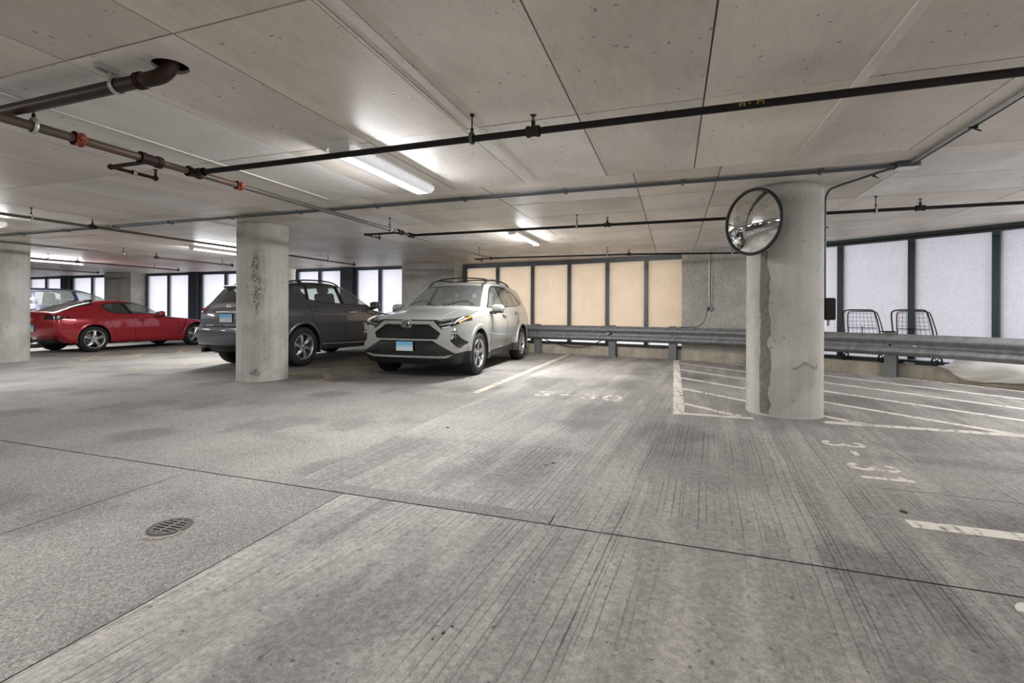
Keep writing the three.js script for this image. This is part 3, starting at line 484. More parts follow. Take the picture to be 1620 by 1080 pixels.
// ---------------------------------------------------------------- guard rail
const railPath = new THREE.CatmullRomCurve3([[-4.9, -11.98], [-3.5, -11.83], [-1.6, -11.63], [.1, -11.27], [1.42, -10.84], [2.62, -10.17], [3.67, -9.51], [4.6, -8.6], [5.45, -7.4], [6.2, -5.9]].map(([x, z]) => V(x, 0, z)), false, 'centripetal');
{
  const t = thing('guardrail', 'galvanised W-beam guardrail on steel posts curving along the window ledge', 'guardrail');
  const prof = [[.735, .0], [.728, .018], [.705, .02], [.675, .078], [.645, .084], [.615, .078], [.575, .012], [.545, .008], [.515, .012], [.475, .078], [.445, .084], [.415, .078], [.39, .02], [.378, .018], [.372, 0]];
  const beam = (u0, u1, k, off) => {
    const pos = [], idx = [], N = k, m = prof.length;
    for (let i = 0; i <= N; i++) { const u = lerp(u0, u1, i / N), p = railPath.getPointAt(u), d = railPath.getTangentAt(u), nx = -d.z, nz = d.x; for (const [y, o] of prof) { const q = o - .0 + off; pos.push(p.x + nx * q, y, p.z + nz * q); } }
    for (let i = 0; i < N; i++) for (let j = 0; j + 1 < m; j++) { const a = i * m + j, b = a + 1, c = a + m, e = c + 1; idx.push(a, b, c, b, e, c); }
    const front = new THREE.BufferGeometry(); front.setAttribute('position', new THREE.Float32BufferAttribute(pos, 3)); front.setIndex(idx); front.computeVertexNormals();
    const uv = new Float32Array(pos.length / 3 * 2); for (let i = 0; i < pos.length / 3; i++) { uv[2 * i] = i / m * .12; uv[2 * i + 1] = (i % m) * .04; } front.setAttribute('uv', new THREE.BufferAttribute(uv, 2));
    return front;
  };
  M.galv.side = THREE.DoubleSide;
  const cuts = [0, .17, .47, .80, 1];
  for (let i = 0; i + 1 < cuts.length; i++) mesh('beam', beam(cuts[i], cuts[i + 1] + (i < 3 ? .012 : 0), 40, i % 2 ? .003 : 0), M.galv, t);
  const at = (x) => { let a = 0, b = 1; for (let i = 0; i < 30; i++) { const m = (a + b) / 2; railPath.getPointAt(m).x < x ? a = m : b = m; } return (a + b) / 2; };
  for (const x of [-3.33, -1.41, -.03, 1.55, 3.46, 4.95]) {
    const u = at(x), p = railPath.getPointAt(u), d = railPath.getTangentAt(u), a = -Math.atan2(d.z, d.x);
    const P = new THREE.Group(); const g = merge([box(.17, .70, .008, 0, .35, -.012), box(.17, .70, .008, 0, .35, -.12), box(.012, .70, .1, .0, .35, -.066), box(.19, .012, .14, 0, .006, -.066)]); g.rotateY(a).translate(p.x, 0, p.z);
    const q = mesh('post', g, M.galvPost, t);
    const blk = box(.15, .03, .09, 0, .742, -.02).rotateY(a).translate(p.x, 0, p.z); mesh('block_cap', blk, M.galvPost, q);
    const off = V(-d.z, 0, d.x), f = p.clone().add(off.clone().multiplyScalar(.012)); for (const y of [.545]) { f.y = y; mesh('bolt', cyl(f, f.clone().add(off.clone().multiplyScalar(.02)), .016, .012, 10), M.blackMetal, q); }
  }
  const ref = (x, y) => { const u = at(x), p = railPath.getPointAt(u), d = railPath.getTangentAt(u); const g = rbox(.05, .018, .012, .003, 0, y, .016).rotateY(-Math.atan2(d.z, d.x)).translate(p.x, 0, p.z); mesh('reflector', g, M.white, t); };
  ref(3.73, .545); ref(-1.5, .555); ref(-3.4, .66);
  single('dark_block', rbox(.19, .02, .08, .005, 3.44, .769, -9.68), M.blackMetal, 'small dark plate lying on top of the guardrail beside a folding cart', 'plate');
}
// ---------------------------------------------------------------- cables
single('power_cord', tube([V(.72, 1.165, -11.28), V(.70, 1.13, -11.24), V(.67, 1.0, -11.22), V(.62, .86, -11.22), V(.52, .77, -11.22), V(.38, .745, -11.24), V(.24, .742, -11.3), V(.1, .74, -11.36)], .007, 60, 6), M.black, 'thin black cord hanging from the wall outlet to the guardrail', 'cord');
single('slack_cable', tube([V(-3.15, .36, -11.93), V(-2.9, .27, -11.9), V(-2.5, .2, -11.86), V(-2.2, .2, -11.82), V(-1.95, .25, -11.78), V(-1.7, .36, -11.66), V(-1.5, .5, -11.58), V(-1.4, .6, -11.56)], .011, 60, 8), M.rubber, 'slack dark cable sagging below the guardrail in front of the ledge', 'cable');
{
  const t = thing('wall_outlet', 'galvanised conduit dropping down the concrete pier to a round outlet box', 'outlet');
  for (const dx of [-.03, .03]) mesh('conduit', cyl(V(.76 + dx, 1.22, -11.275 - dx * .27), V(.76 + dx, 2.42, -11.275 - dx * .27), .0125, .0125, 10), M.conduitLight, t);
  const b = mesh('outlet_box', cyl(V(.755, 1.16, -11.33), V(.735, 1.16, -11.25), .062, .06, 20), M.galv, t); mesh('plug', cyl(V(.735, 1.165, -11.26), V(.715, 1.16, -11.21), .022, .018, 10), M.black, b); mesh('strap', box(.12, .02, .03, .76, 2.38, -11.28), M.steel, t);
}
// ---------------------------------------------------------------- folding carts on the ledge
{
  const build = (label, pos, turn, pos2) => {
    const t = thing('folding_cart', label, 'cart', pos, turn, 'folding wire carts');
    const h = .91, w = .46, bw = .5;
    // frame local: x along the ledge, y up, z toward the room; the basket leans back and flares out at its foot
    const F = (x, y, z) => V(x, y, z);
    mesh('handle_frame', tube([F(-.27, .26, .05), F(-.30, .55, .0), F(-.335, .84, -.05), F(-.31, .90, -.06), F(-.26, .915, -.06), F(.0, .92, -.06), F(.1, .915, -.06), F(.15, .87, -.05), F(.22, .62, 0), F(.28, .3, .05)], .0125, 70, 8), M.blackMetal, t);
    mesh('handle_grip', tube([F(-.25, .918, -.06), F(-.1, .92, -.06), F(.08, .918, -.06)], .014, 20, 8), M.black, t);
    mesh('back_frame', tube([F(-.23, .26, -.08), F(-.27, .6, -.1), F(-.27, .86, -.11), F(-.2, .89, -.11), F(.12, .89, -.11), F(.18, .84, -.1), F(.26, .55, -.08), F(.3, .26, -.06)], .009, 60, 6), M.blackMetal, t);
    mesh('cross_bar', merge([cyl(F(-.24, .60, .0), F(.19, .60, .0), .007, .007, 6), cyl(F(-.26, .27, .05), F(.28, .3, .05), .008, .008, 6), cyl(F(-.02, .48, .0), F(-.02, .63, .0), .008, .008, 6)]), M.blackMetal, t);
    const wires = []; for (let i = 0; i < 8; i++) { const q = i / 7; wires.push(cyl(F(lerp(-.25, .24, q), .2, -.04), F(lerp(-.24, .13, q), .885, -.085), .0028, .0028, 4)); } for (let j = 0; j < 10; j++) { const q = j / 9, y = .22 + .64 * q; wires.push(cyl(F(lerp(-.245, -.238, q), y, -.04 - .045 * q), F(lerp(.24, .135, q), y, -.04 - .045 * q), .0028, .0028, 4)); }
    mesh('wire_mesh', merge(wires), M.blackMetal, t);
    const low = []; for (let i = 0; i < 9; i++) low.push(cyl(F(lerp(-.25, .27, i / 8), .12, .03), F(lerp(-.25, .27, i / 8), .22, .0), .0028, .0028, 4)); low.push(cyl(F(-.27, .14, .03), F(.29, .14, .03), .006, .006, 6), cyl(F(-.27, .22, .0), F(.29, .22, .0), .005, .005, 6)); mesh('basket_floor', merge(low), M.blackMetal, t);
    for (const sx of [-.285, .295]) {
      const wh = mesh('wheel', new THREE.TorusGeometry(.073, .013, 8, 28).rotateY(.75).translate(sx, .086, .045), M.rubber, t);
      const sp = []; for (let i = 0; i < 6; i++) { const a = i * Math.PI / 3, g = box(.07, .009, .012, .036, 0, 0); g.rotateZ(a).rotateY(.75).translate(sx, .086, .045); sp.push(g); } sp.push(new THREE.CylinderGeometry(.018, .018, .03, 10).rotateX(Math.PI / 2).rotateY(.75).translate(sx, .086, .045)); mesh('spokes', merge(sp), M.black, wh);
    }
    mesh('axle', cyl(F(-.285, .086, .045), F(.295, .086, .045), .006, .006, 6), M.steel, t);
    return t;
  };
  build('folding wire cart standing on the ledge next to the mirror column', [3.23, .215, -10.12], -.57);
  build('folding wire cart standing on the ledge in front of a window mullion', [3.83, .215, -9.73], -.62);
  // coil of wire
  const coil = []; for (let i = 0; i < 6; i++) { const g = new THREE.TorusGeometry(.055 + .012 * rnd(), .004, 5, 26); g.rotateX(Math.PI / 2 + rr(-.35, .35)).rotateY(rr(0, 3)).translate(rr(-.03, .03), .02 + i * .004, rr(-.015, .015)); coil.push(g); }
  const cg = merge(coil); cg.translate(3.70, .222, -9.60); single('wire_coil', cg, M.conduitLight, 'loose coil of pale wire on the ledge between the cart wheels', 'wire');
}
// ---------------------------------------------------------------- plastic sheet slumped over the ledge
{
  const path = new THREE.CatmullRomCurve3([[4.02, -9.40], [4.3, -9.14], [4.62, -8.83], [5.0, -8.38], [5.4, -7.82], [5.8, -7.2]].map(([x, z]) => V(x, 0, z)));
  const nu = 70, nv = 26, pos = [], idx = [];
  for (let i = 0; i <= nu; i++) for (let j = 0; j <= nv; j++) {
    const u = i / nu, v = j / nv, p = path.getPointAt(u), d = path.getTangentAt(u), nx = -d.z, nz = d.x;
    const hang = .125 + .05 * Math.sin(u * 9) + .04 * sstep(.25, .6, u), tip = sstep(0, .12, u);
    let y, o;
    if (v < .6) { const q = v / .6; y = .24 + (.32 + .05 * Math.sin(u * 14)) * (1 - q) * tip; o = -.32 + .33 * q + .02 * Math.sin(q * 9 + u * 20); } else { const q = (v - .6) / .4; y = .235 - hang * q * tip; o = .015 + .03 * Math.sin(q * 3) + .012 * Math.sin(u * 34 + q * 3); }
    const q5 = noise(u * 9 + v * 3, v * 3 + 2, 256), fold = .022 * Math.sin(u * 26 + v * 9 + 4 * q5) + .05 * Math.abs(fbm(u * 8 + v * 2, v * 4, 256, 3) - .5);
    pos.push(p.x + nx * (o + .05 + fold), y + .5 * fold, p.z + nz * (o + .05 + fold));
  }
  for (let i = 0; i < nu; i++) for (let j = 0; j < nv; j++) { const a = i * (nv + 1) + j, b = a + 1, c = a + nv + 1, e = c + 1; idx.push(a, b, c, b, e, c); }
  const g = new THREE.BufferGeometry(); g.setAttribute('position', new THREE.Float32BufferAttribute(pos, 3)); g.setIndex(idx); g.computeVertexNormals();
  single('plastic_sheet', g, M.tarp, 'crumpled whitish plastic sheet draped over the concrete ledge', 'sheet');
}
// ---------------------------------------------------------------- floor drain
{
  const t = thing('floor_drain', 'round cast iron floor drain grate sunk in the concrete', 'drain', [-2.405, 0, -1.718], .05);
  const R = .098; mesh('rim', new THREE.LatheGeometry([[R, -.004], [R, .004], [R - .008, .006], [R - .028, .004], [R - .028, -.006]].map(([a, b]) => new THREE.Vector2(a, b)), 40), std({ color: 0x55504a, roughness: .6, metalness: .5 }), t);
  mesh('pit', T(new THREE.CylinderGeometry(R - .01, R - .01, .004, 32), 0, .0012, 0), std({ color: 0x050505, roughness: 1 }), t);
  const bar = std({ color: 0x807a70, roughness: .5, metalness: .6 });
  for (let i = 0; i < 6; i++) { const z = -.0575 + i * .023, hw = Math.sqrt(Math.max(0, (R - .02) ** 2 - z * z)); mesh('grate_bar', rbox(hw * 2, .002, .0085, .0008, 0, .0042, z), bar, t); }
  mesh('grate_spine', rbox(.012, .0024, (R - .02) * 2, .001, 0, .0044, 0), bar, t);
  const ch = []; for (let i = 0; i < 9; i++) { const a = .3 + i * .16, r = R + rr(.01, .05); const g = new THREE.IcosahedronGeometry(rr(.006, .014), 0); g.scale(1.4, .35, 1).rotateY(rr(0, 3)).translate(r * Math.cos(a), .003, r * Math.sin(a)); ch.push(g); } mesh('broken_mortar', merge(ch), std({ color: 0x9a9184, roughness: 1 }), t);
}
// scraps on the floor
{
  const scrap = (x, z, s, mat, label) => { const g = new THREE.IcosahedronGeometry(s, 1); const p = g.attributes.position; for (let i = 0; i < p.count; i++) p.setXYZ(i, p.getX(i) * (1 + .5 * (noise(p.getX(i) * 90 + x * 9, p.getZ(i) * 90, 256) - .5)), p.getY(i) * .28, p.getZ(i) * .7); g.computeVertexNormals(); g.rotateY(x * 7).translate(x, s * .2, z); single('floor_scrap', g, mat, label, 'scrap', 'scraps of debris on the floor'); };
  const leaf = std({ color: 0x4a3f33, roughness: 1 });
  for (const [x, z, s, label] of [[-2.0, -4.02, .018, 'dry brown scrap lying alone on the smooth floor'], [-.82, -3.34, .014, 'larger of two brown scraps lying together past the floor joint'], [-.86, -3.28, .01, 'smaller of two brown scraps lying together past the floor joint'], [2.74, -4.72, .02, 'flat brown scrap in the stall bounded by white lines'], [1.2, -3.17, .02, 'brown scrap at the end of the short white stall line'], [-3.1, -7.05, .018, 'brown scrap on the floor beside the pale crossover'], [-.74, -1.46, .008], [-.725, -1.5, .006], [-.76, -1.42, .005]]) scrap(x, z, s, leaf, label ?? 'tiny dark crumb of debris among the floor grooves');
}
// ---------------------------------------------------------------- cars: solid bodies from profiles, meshed and cut into panels
function outline(pts, n = 8) {                                       // closed Hermite outline; a third entry 1 marks a sharp corner
  const N = pts.length, out = [], P = (i) => pts[(i + N) % N];
  for (let i = 0; i < N; i++) {
    const a = P(i), b = P(i + 1), seg = Math.hypot(b[0] - a[0], b[1] - a[1]);
    const tan = (k, end) => { const p = P(k), q = P(k - 1), r = P(k + 1); if (p[2]) return [b[0] - a[0], b[1] - a[1]]; const l1 = Math.hypot(p[0] - q[0], p[1] - q[1]) || 1e-6, l2 = Math.hypot(r[0] - p[0], r[1] - p[1]) || 1e-6; const d = [(r[0] - q[0]) / (l1 + l2), (r[1] - q[1]) / (l1 + l2)]; return [d[0] * seg, d[1] * seg]; };
    const ta = tan(i), tb = tan(i + 1);
    for (let k = 0; k < n; k++) { const t = k / n, t2 = t * t, t3 = t2 * t; const h = [2 * t3 - 3 * t2 + 1, t3 - 2 * t2 + t, -2 * t3 + 3 * t2, t3 - t2]; out.push([0, 1].map((c) => h[0] * a[c] + h[1] * ta[c] + h[2] * b[c] + h[3] * tb[c])); }
  }
  return out;
}
function polySDF(pts) {
  const n = pts.length;
  return (x, y) => {
    let d = 1e9, s = 1;
    for (let i = 0, j = n - 1; i < n; j = i++) {
      const ax = pts[i][0], ay = pts[i][1], bx = pts[j][0], by = pts[j][1], ex = bx - ax, ey = by - ay, wx = x - ax, wy = y - ay;
      const t = clamp((wx * ex + wy * ey) / (ex * ex + ey * ey + 1e-12), 0, 1), qx = wx - ex * t, qy = wy - ey * t; d = Math.min(d, qx * qx + qy * qy);
      const c1 = y >= ay, c2 = y < by, c3 = ex * wy > ey * wx; if ((c1 && c2 && c3) || (!c1 && !c2 && !c3)) s = -s;
    }
    return s * Math.sqrt(d);
  };
}
function gridded(fn, x0, x1, y0, y1, h) {
  const nx = Math.ceil((x1 - x0) / h) + 1, ny = Math.ceil((y1 - y0) / h) + 1, a = new Float32Array(nx * ny);
  for (let j = 0; j < ny; j++) for (let i = 0; i < nx; i++) a[j * nx + i] = fn(x0 + i * h, y0 + j * h);
  return (x, y) => { const u = clamp((x - x0) / h, 0, nx - 1.001), v = clamp((y - y0) / h, 0, ny - 1.001), i = u | 0, j = v | 0, f = u - i, g = v - j, k = j * nx + i; return (a[k] * (1 - f) + a[k + 1] * f) * (1 - g) + (a[k + nx] * (1 - f) + a[k + nx + 1] * f) * g; };
}
const table = (pts) => (x) => { if (x <= pts[0][0]) return pts[0][1]; for (let i = 1; i < pts.length; i++) if (x < pts[i][0]) { const a = pts[i - 1], b = pts[i], t = (x - a[0]) / (b[0] - a[0]); return a[1] + (b[1] - a[1]) * t; } return pts[pts.length - 1][1]; };
const smoothTable = (pts, r, x0, x1) => { const f = table(pts), n = 400, a = new Float32Array(n + 1); for (let i = 0; i <= n; i++) { const x = lerp(x0, x1, i / n); let s = 0; for (let k = -4; k <= 4; k++) s += f(x + r * k / 4); a[i] = s / 9; } return (x) => { const u = clamp((x - x0) / (x1 - x0), 0, .9999) * n, i = u | 0; return lerp(a[i], a[i + 1], u - i); }; };
const smax = (a, b, k) => { const h = Math.max(k - Math.abs(a - b), 0) / k; return Math.max(a, b) + h * h * k * .25; };
function surfaceNet(f, lo, hi, h, project = 3) {
  const n = [0, 1, 2].map((k) => Math.ceil((hi[k] - lo[k]) / h - 1e-6) + 1), [nx, ny, nz] = n, a = new Float32Array(nx * ny * nz), nxy = nx * ny;
  for (let k = 0; k < nz; k++) { const tw = nz - 1 - k; if (tw < k) { a.copyWithin(k * nxy, tw * nxy, (tw + 1) * nxy); continue; } for (let j = 0; j < ny; j++) for (let i = 0; i < nx; i++) a[k * nxy + j * nx + i] = f(lo[0] + i * h, lo[1] + j * h, lo[2] + k * h); }   // symmetric about z = 0
  const id = new Int32Array(nx * ny * nz).fill(-1), p = [], idx = [], off = [0, 1, nx, nx + 1, nxy, nxy + 1, nxy + nx, nxy + nx + 1];
  const E = [[0, 1], [2, 3], [4, 5], [6, 7], [0, 2], [1, 3], [4, 6], [5, 7], [0, 4], [1, 5], [2, 6], [3, 7]];
  for (let k = 0; k < nz - 1; k++) for (let j = 0; j < ny - 1; j++) for (let i = 0; i < nx - 1; i++) {
    const c = k * nxy + j * nx + i; let m = 0; for (let q = 0; q < 8; q++) if (a[c + off[q]] < 0) m |= 1 << q; if (m === 0 || m === 255) continue;
    let sx = 0, sy = 0, sz = 0, s = 0;
    for (const [u, v] of E) { const iu = (m >> u) & 1, iv = (m >> v) & 1; if (iu === iv) continue; const fu = a[c + off[u]], fv = a[c + off[v]], t = fu / (fu - fv); sx += (u & 1) + t * ((v & 1) - (u & 1)); sy += ((u >> 1) & 1) + t * (((v >> 1) & 1) - ((u >> 1) & 1)); sz += (u >> 2) + t * ((v >> 2) - (u >> 2)); s++; }
    id[c] = p.length / 3; p.push(lo[0] + h * (i + sx / s), lo[1] + h * (j + sy / s), lo[2] + h * (k + sz / s));
  }
  for (let k = 1; k < nz - 1; k++) for (let j = 1; j < ny - 1; j++) for (let i = 1; i < nx - 1; i++) {
    const c = k * nxy + j * nx + i, s0 = a[c] < 0;
    const quad = (A, B, C, D, flip) => { if (A < 0 || B < 0 || C < 0 || D < 0) return; flip ? idx.push(A, B, C, A, C, D) : idx.push(A, C, B, A, D, C); };
    if (s0 !== (a[c + 1] < 0)) quad(id[c - nx - nxy], id[c - nxy], id[c], id[c - nx], s0);
    if (s0 !== (a[c + nx] < 0)) quad(id[c - 1 - nxy], id[c - nxy], id[c], id[c - 1], !s0);
    if (s0 !== (a[c + nxy] < 0)) quad(id[c - 1 - nx], id[c - nx], id[c], id[c - 1], s0);
  }
  const nr = new Array(p.length), e = .004;
  for (let i = 0; i < p.length; i += 3) {
    let x = p[i], y = p[i + 1], z = p[i + 2], gx, gy, gz;
    const x0 = x, y0 = y, z0 = z;
    for (let q = 0; q <= project; q++) {
      gx = (f(x + e, y, z) - f(x - e, y, z)) / (2 * e); gy = (f(x, y + e, z) - f(x, y - e, z)) / (2 * e); gz = (f(x, y, z + e) - f(x, y, z - e)) / (2 * e);
      if (q < project) { const v = f(x, y, z), g2 = gx * gx + gy * gy + gz * gz + 1e-9, s = v / g2 * .8; x -= gx * s; y -= gy * s; z -= gz * s; const dx = x - x0, dy = y - y0, dz = z - z0, L = Math.hypot(dx, dy, dz); if (L > h * .6) { const r = h * .6 / L; x = x0 + dx * r; y = y0 + dy * r; z = z0 + dz * r; } }
    }
    const l = Math.hypot(gx, gy, gz) || 1; p[i] = x; p[i + 1] = y; p[i + 2] = z; nr[i] = gx / l; nr[i + 1] = gy / l; nr[i + 2] = gz / l;
  }
  return { p, n: nr, i: idx };
}
function splitMesh(m, fn) {                                          // cut along fn = 0; returns the inside and leaves the outside in m
  const { p, n } = m, s = new Map(), at = (v) => { let q = s.get(v); if (q === undefined) { q = fn(p[3 * v], p[3 * v + 1], p[3 * v + 2], n[3 * v], n[3 * v + 1], n[3 * v + 2]); if (Math.abs(q) < 1e-5) q = 1e-5; s.set(v, q); } return q; };
  const cut = new Map(), inn = [], out = [];
  const mid = (a, b) => { const key = a < b ? a * 4194304 + b : b * 4194304 + a; let v = cut.get(key); if (v === undefined) { const t = at(a) / (at(a) - at(b)); v = p.length / 3; for (let k = 0; k < 3; k++) { p.push(lerp(p[3 * a + k], p[3 * b + k], t)); } const q = [0, 1, 2].map((k) => lerp(n[3 * a + k], n[3 * b + k], t)), l = Math.hypot(...q) || 1; n.push(q[0] / l, q[1] / l, q[2] / l); cut.set(key, v); } return v; };
  for (let t = 0; t < m.i.length; t += 3) {
    const v = [m.i[t], m.i[t + 1], m.i[t + 2]], g = v.map((q) => at(q) < 0), c = g[0] + g[1] + g[2];
    if (c === 3) inn.push(...v); else if (c === 0) out.push(...v);
    else { const lone = c === 1 ? g.indexOf(true) : g.indexOf(false), a = v[lone], b = v[(lone + 1) % 3], d = v[(lone + 2) % 3], ab = mid(a, b), da = mid(d, a); (c === 1 ? inn : out).push(a, ab, da); (c === 1 ? out : inn).push(ab, b, d, ab, d, da); }
  }
  m.i = out; return { p, n, i: inn };
}
function toGeometry(m, offset = 0, skirt = 0) {                      // compact; offset along the normal; skirt turns the open edges inward
  const map = new Map(), P = [], N = [], I = [];
  const put = (v) => { let q = map.get(v); if (q === undefined) { q = P.length / 3; map.set(v, q); for (let k = 0; k < 3; k++) { P.push(m.p[3 * v + k] + offset * m.n[3 * v + k]); N.push(m.n[3 * v + k]); } } return q; };
  for (const v of m.i) I.push(put(v));
  if (skirt) {
    const e = new Map(); for (let t = 0; t < I.length; t += 3) for (let k = 0; k < 3; k++) { const a = I[t + k], b = I[t + (k + 1) % 3], r = b * 4194304 + a; if (e.has(r)) e.delete(r); else e.set(a * 4194304 + b, [a, b]); }
    for (const [a, b] of e.values()) {
      const q = P.length / 3, A = [0, 1, 2].map((k) => P[3 * a + k]), B = [0, 1, 2].map((k) => P[3 * b + k]), na = [0, 1, 2].map((k) => N[3 * a + k]), nb = [0, 1, 2].map((k) => N[3 * b + k]);
      const d = B.map((x, k) => x - A[k]), c = [d[1] * na[2] - d[2] * na[1], d[2] * na[0] - d[0] * na[2], d[0] * na[1] - d[1] * na[0]], l = Math.hypot(...c) || 1;
      P.push(...A, ...B, ...B.map((x, k) => x - skirt * nb[k]), ...A.map((x, k) => x - skirt * na[k])); for (let k = 0; k < 4; k++) N.push(c[0] / l, c[1] / l, c[2] / l);
      I.push(q, q + 2, q + 1, q, q + 3, q + 2);
    }
  }
  const g = new THREE.BufferGeometry(); g.setAttribute('position', new THREE.Float32BufferAttribute(P, 3)); g.setAttribute('normal', new THREE.Float32BufferAttribute(N, 3)); g.setAttribute('uv', new THREE.Float32BufferAttribute(new Float32Array(P.length / 3 * 2), 2)); g.setIndex(I); return g;
}
const CM = {
  glass: phy({ color: 0xdfe6e1, roughness: .02, transmission: .92, thickness: 0, specularIntensity: 1 }),
  tint: phy({ color: 0xb3bbb4, roughness: .02, transmission: .9, thickness: 0 }),
  trim: std({ color: 0x1a1a1b, roughness: .6 }), gloss: phy({ color: 0x08080a, roughness: .15, clearcoat: 1, clearcoatRoughness: .05 }),
  gap: std({ color: 0x0c0c0c, roughness: .9 }), under: std({ color: 0x141414, roughness: .9 }), cloth: std({ color: 0x35342f, roughness: .95 }), clothDark: std({ color: 0x1d1d1e, roughness: .9 }),
  alloy: std({ color: 0xc3c3c2, roughness: .26, metalness: .85 }), alloyDark: std({ color: 0x2a2a2b, roughness: .35, metalness: .6 }), disc: std({ color: 0x77746f, roughness: .45, metalness: .8 }), chrome: M.chrome, silver: std({ color: 0xb8b6b0, roughness: .3, metalness: .8 }),
  red: phy({ color: 0xa31318, roughness: .15, clearcoat: 1 }), lensDark: phy({ color: 0x2b0c0d, roughness: .12, clearcoat: 1 }), amber: phy({ color: 0xd98a2b, roughness: .2, clearcoat: 1 }), lensClear: phy({ color: 0x8f9496, roughness: .12, metalness: .4, clearcoat: 1 }), lampBlack: phy({ color: 0x17191b, roughness: .12, clearcoat: 1, clearcoatRoughness: .03 }), white: std({ color: 0xdedede, roughness: .3 }),
};
function makeWheel(t, x, y, z, side, R, rim, width, style, mat) {    // centre of the outer face plane at z; side = +1 or -1 outward
  const hw = width / 2, prof = [[rim - .012, -hw + .01], [rim + .01, -hw], [R - .055, -hw - .006], [R - .016, -hw + .012], [R - .003, -hw + .03]];
  for (let i = 0; i < 4; i++) { const a = -hw + .045 + i * (width - .09) / 3.5, b = a + .012; prof.push([R, a - .003], [R - .008, a], [R - .008, b - .003], [R, b]); }
  prof.push([R - .003, hw - .03], [R - .016, hw - .012], [R - .055, hw + .006], [R - .075, hw + .004], [rim + .01, hw], [rim - .012, hw - .012]);
  const place = (g) => g.rotateX(Math.PI / 2).scale(1, 1, side).translate(x, y, z - side * hw);
  const fix = (g) => { if (side < 0) { if (g.index) { const a = g.index.array; for (let i = 0; i < a.length; i += 3) { const q = a[i]; a[i] = a[i + 1]; a[i + 1] = q; } } else { g = g.toNonIndexed ? g : g; const p = g.attributes.position.array, n = g.attributes.normal.array, u = g.attributes.uv?.array; for (let i = 0; i < p.length; i += 9) { for (let k = 0; k < 3; k++) { let q = p[i + k]; p[i + k] = p[i + 3 + k]; p[i + 3 + k] = q; q = n[i + k]; n[i + k] = n[i + 3 + k]; n[i + 3 + k] = q; } if (u) { const j = i / 3 * 2; for (let k = 0; k < 2; k++) { const q = u[j + k]; u[j + k] = u[j + 2 + k]; u[j + 2 + k] = q; } } } } } return g; };
  const lathe = (pr, seg = 56) => fix(place(new THREE.LatheGeometry(pr.map(([a, b]) => new THREE.Vector2(a, b)), seg)));
  const w = mesh('wheel', lathe(prof), M.rubber, t);
  mesh('rim', lathe([[rim - .03, -hw + .02], [rim - .012, -hw + .01], [rim - .03, hw - .05], [rim - .022, hw - .02], [rim - .01, hw - .004], [rim + .002, hw - .002], [rim - .002, hw - .016]]), mat, w);
  mesh('brake_disc', lathe([[.02, .0], [rim * .62, .0], [rim * .62, -.02], [.02, -.02]], 32), CM.disc, w);
  mesh('drum_back', lathe([[.0, -.04], [rim - .02, -.04], [rim - .02, -.05], [0, -.05]], 32), CM.under, w);
  const face = hw - .022;
  for (let i = 0; i < style.n; i++) {
    const a = i / style.n * 2 * Math.PI + (style.phase || 0);
    const bars = style.pairs ? [[-.16, -.06], [.16, .06]] : [[0, 0]];
    const gs = bars.map(([o0, o1]) => { const r0 = .035, r1 = rim - .012, w0 = style.w0, w1 = style.w1, tw = style.twist || 0; const s = new THREE.Shape(); s.moveTo(r0, -w0 / 2); s.quadraticCurveTo((r0 + r1) / 2, -lerp(w0, w1, .4) / 2 + tw, r1, -w1 / 2 + tw * .4); s.lineTo(r1, w1 / 2 + tw * .4); s.quadraticCurveTo((r0 + r1) / 2, lerp(w0, w1, .4) / 2 + tw, r0, w0 / 2); const g = new THREE.ExtrudeGeometry(s, { depth: .018, bevelEnabled: true, bevelSize: .004, bevelThickness: .005, bevelSegments: 2, curveSegments: 6 }); const p = g.attributes.position; for (let k = 0; k < p.count; k++) { const r = p.getX(k); p.setZ(k, p.getZ(k) + face - .028 + .014 * Math.sin(clamp((r - r0) / (r1 - r0), 0, 1) * Math.PI) - .004); p.setY(k, p.getY(k) + lerp(o0, o1, (r - r0) / (r1 - r0)) * rim * .5 * (r > r0 ? 1 : 1)); } g.rotateZ(a); g.computeVertexNormals(); return g; });
    const g = merge(gs); g.scale(1, 1, side).translate(x, y, z - side * hw); mesh('spoke', fix(g), style.mat || mat, w);
  }
  mesh('hub', lathe([[0, face + .004], [.028, face + .004], [.032, face], [.034, face - .01], [.068, face - .012], [.074, face - .02], [.074, -.0]], 28), mat, w);
  const nuts = []; for (let i = 0; i < 5; i++) { const a = i / 5 * 2 * Math.PI + .3; nuts.push(new THREE.CylinderGeometry(.008, .008, .02, 6).rotateX(Math.PI / 2).translate(x + .052 * Math.cos(a), y + .052 * Math.sin(a), z - side * (hw - face + .006))); } mesh('lug_nuts', merge(nuts), CM.alloyDark, w).userData.kind = 'stuff';
  return w;
}
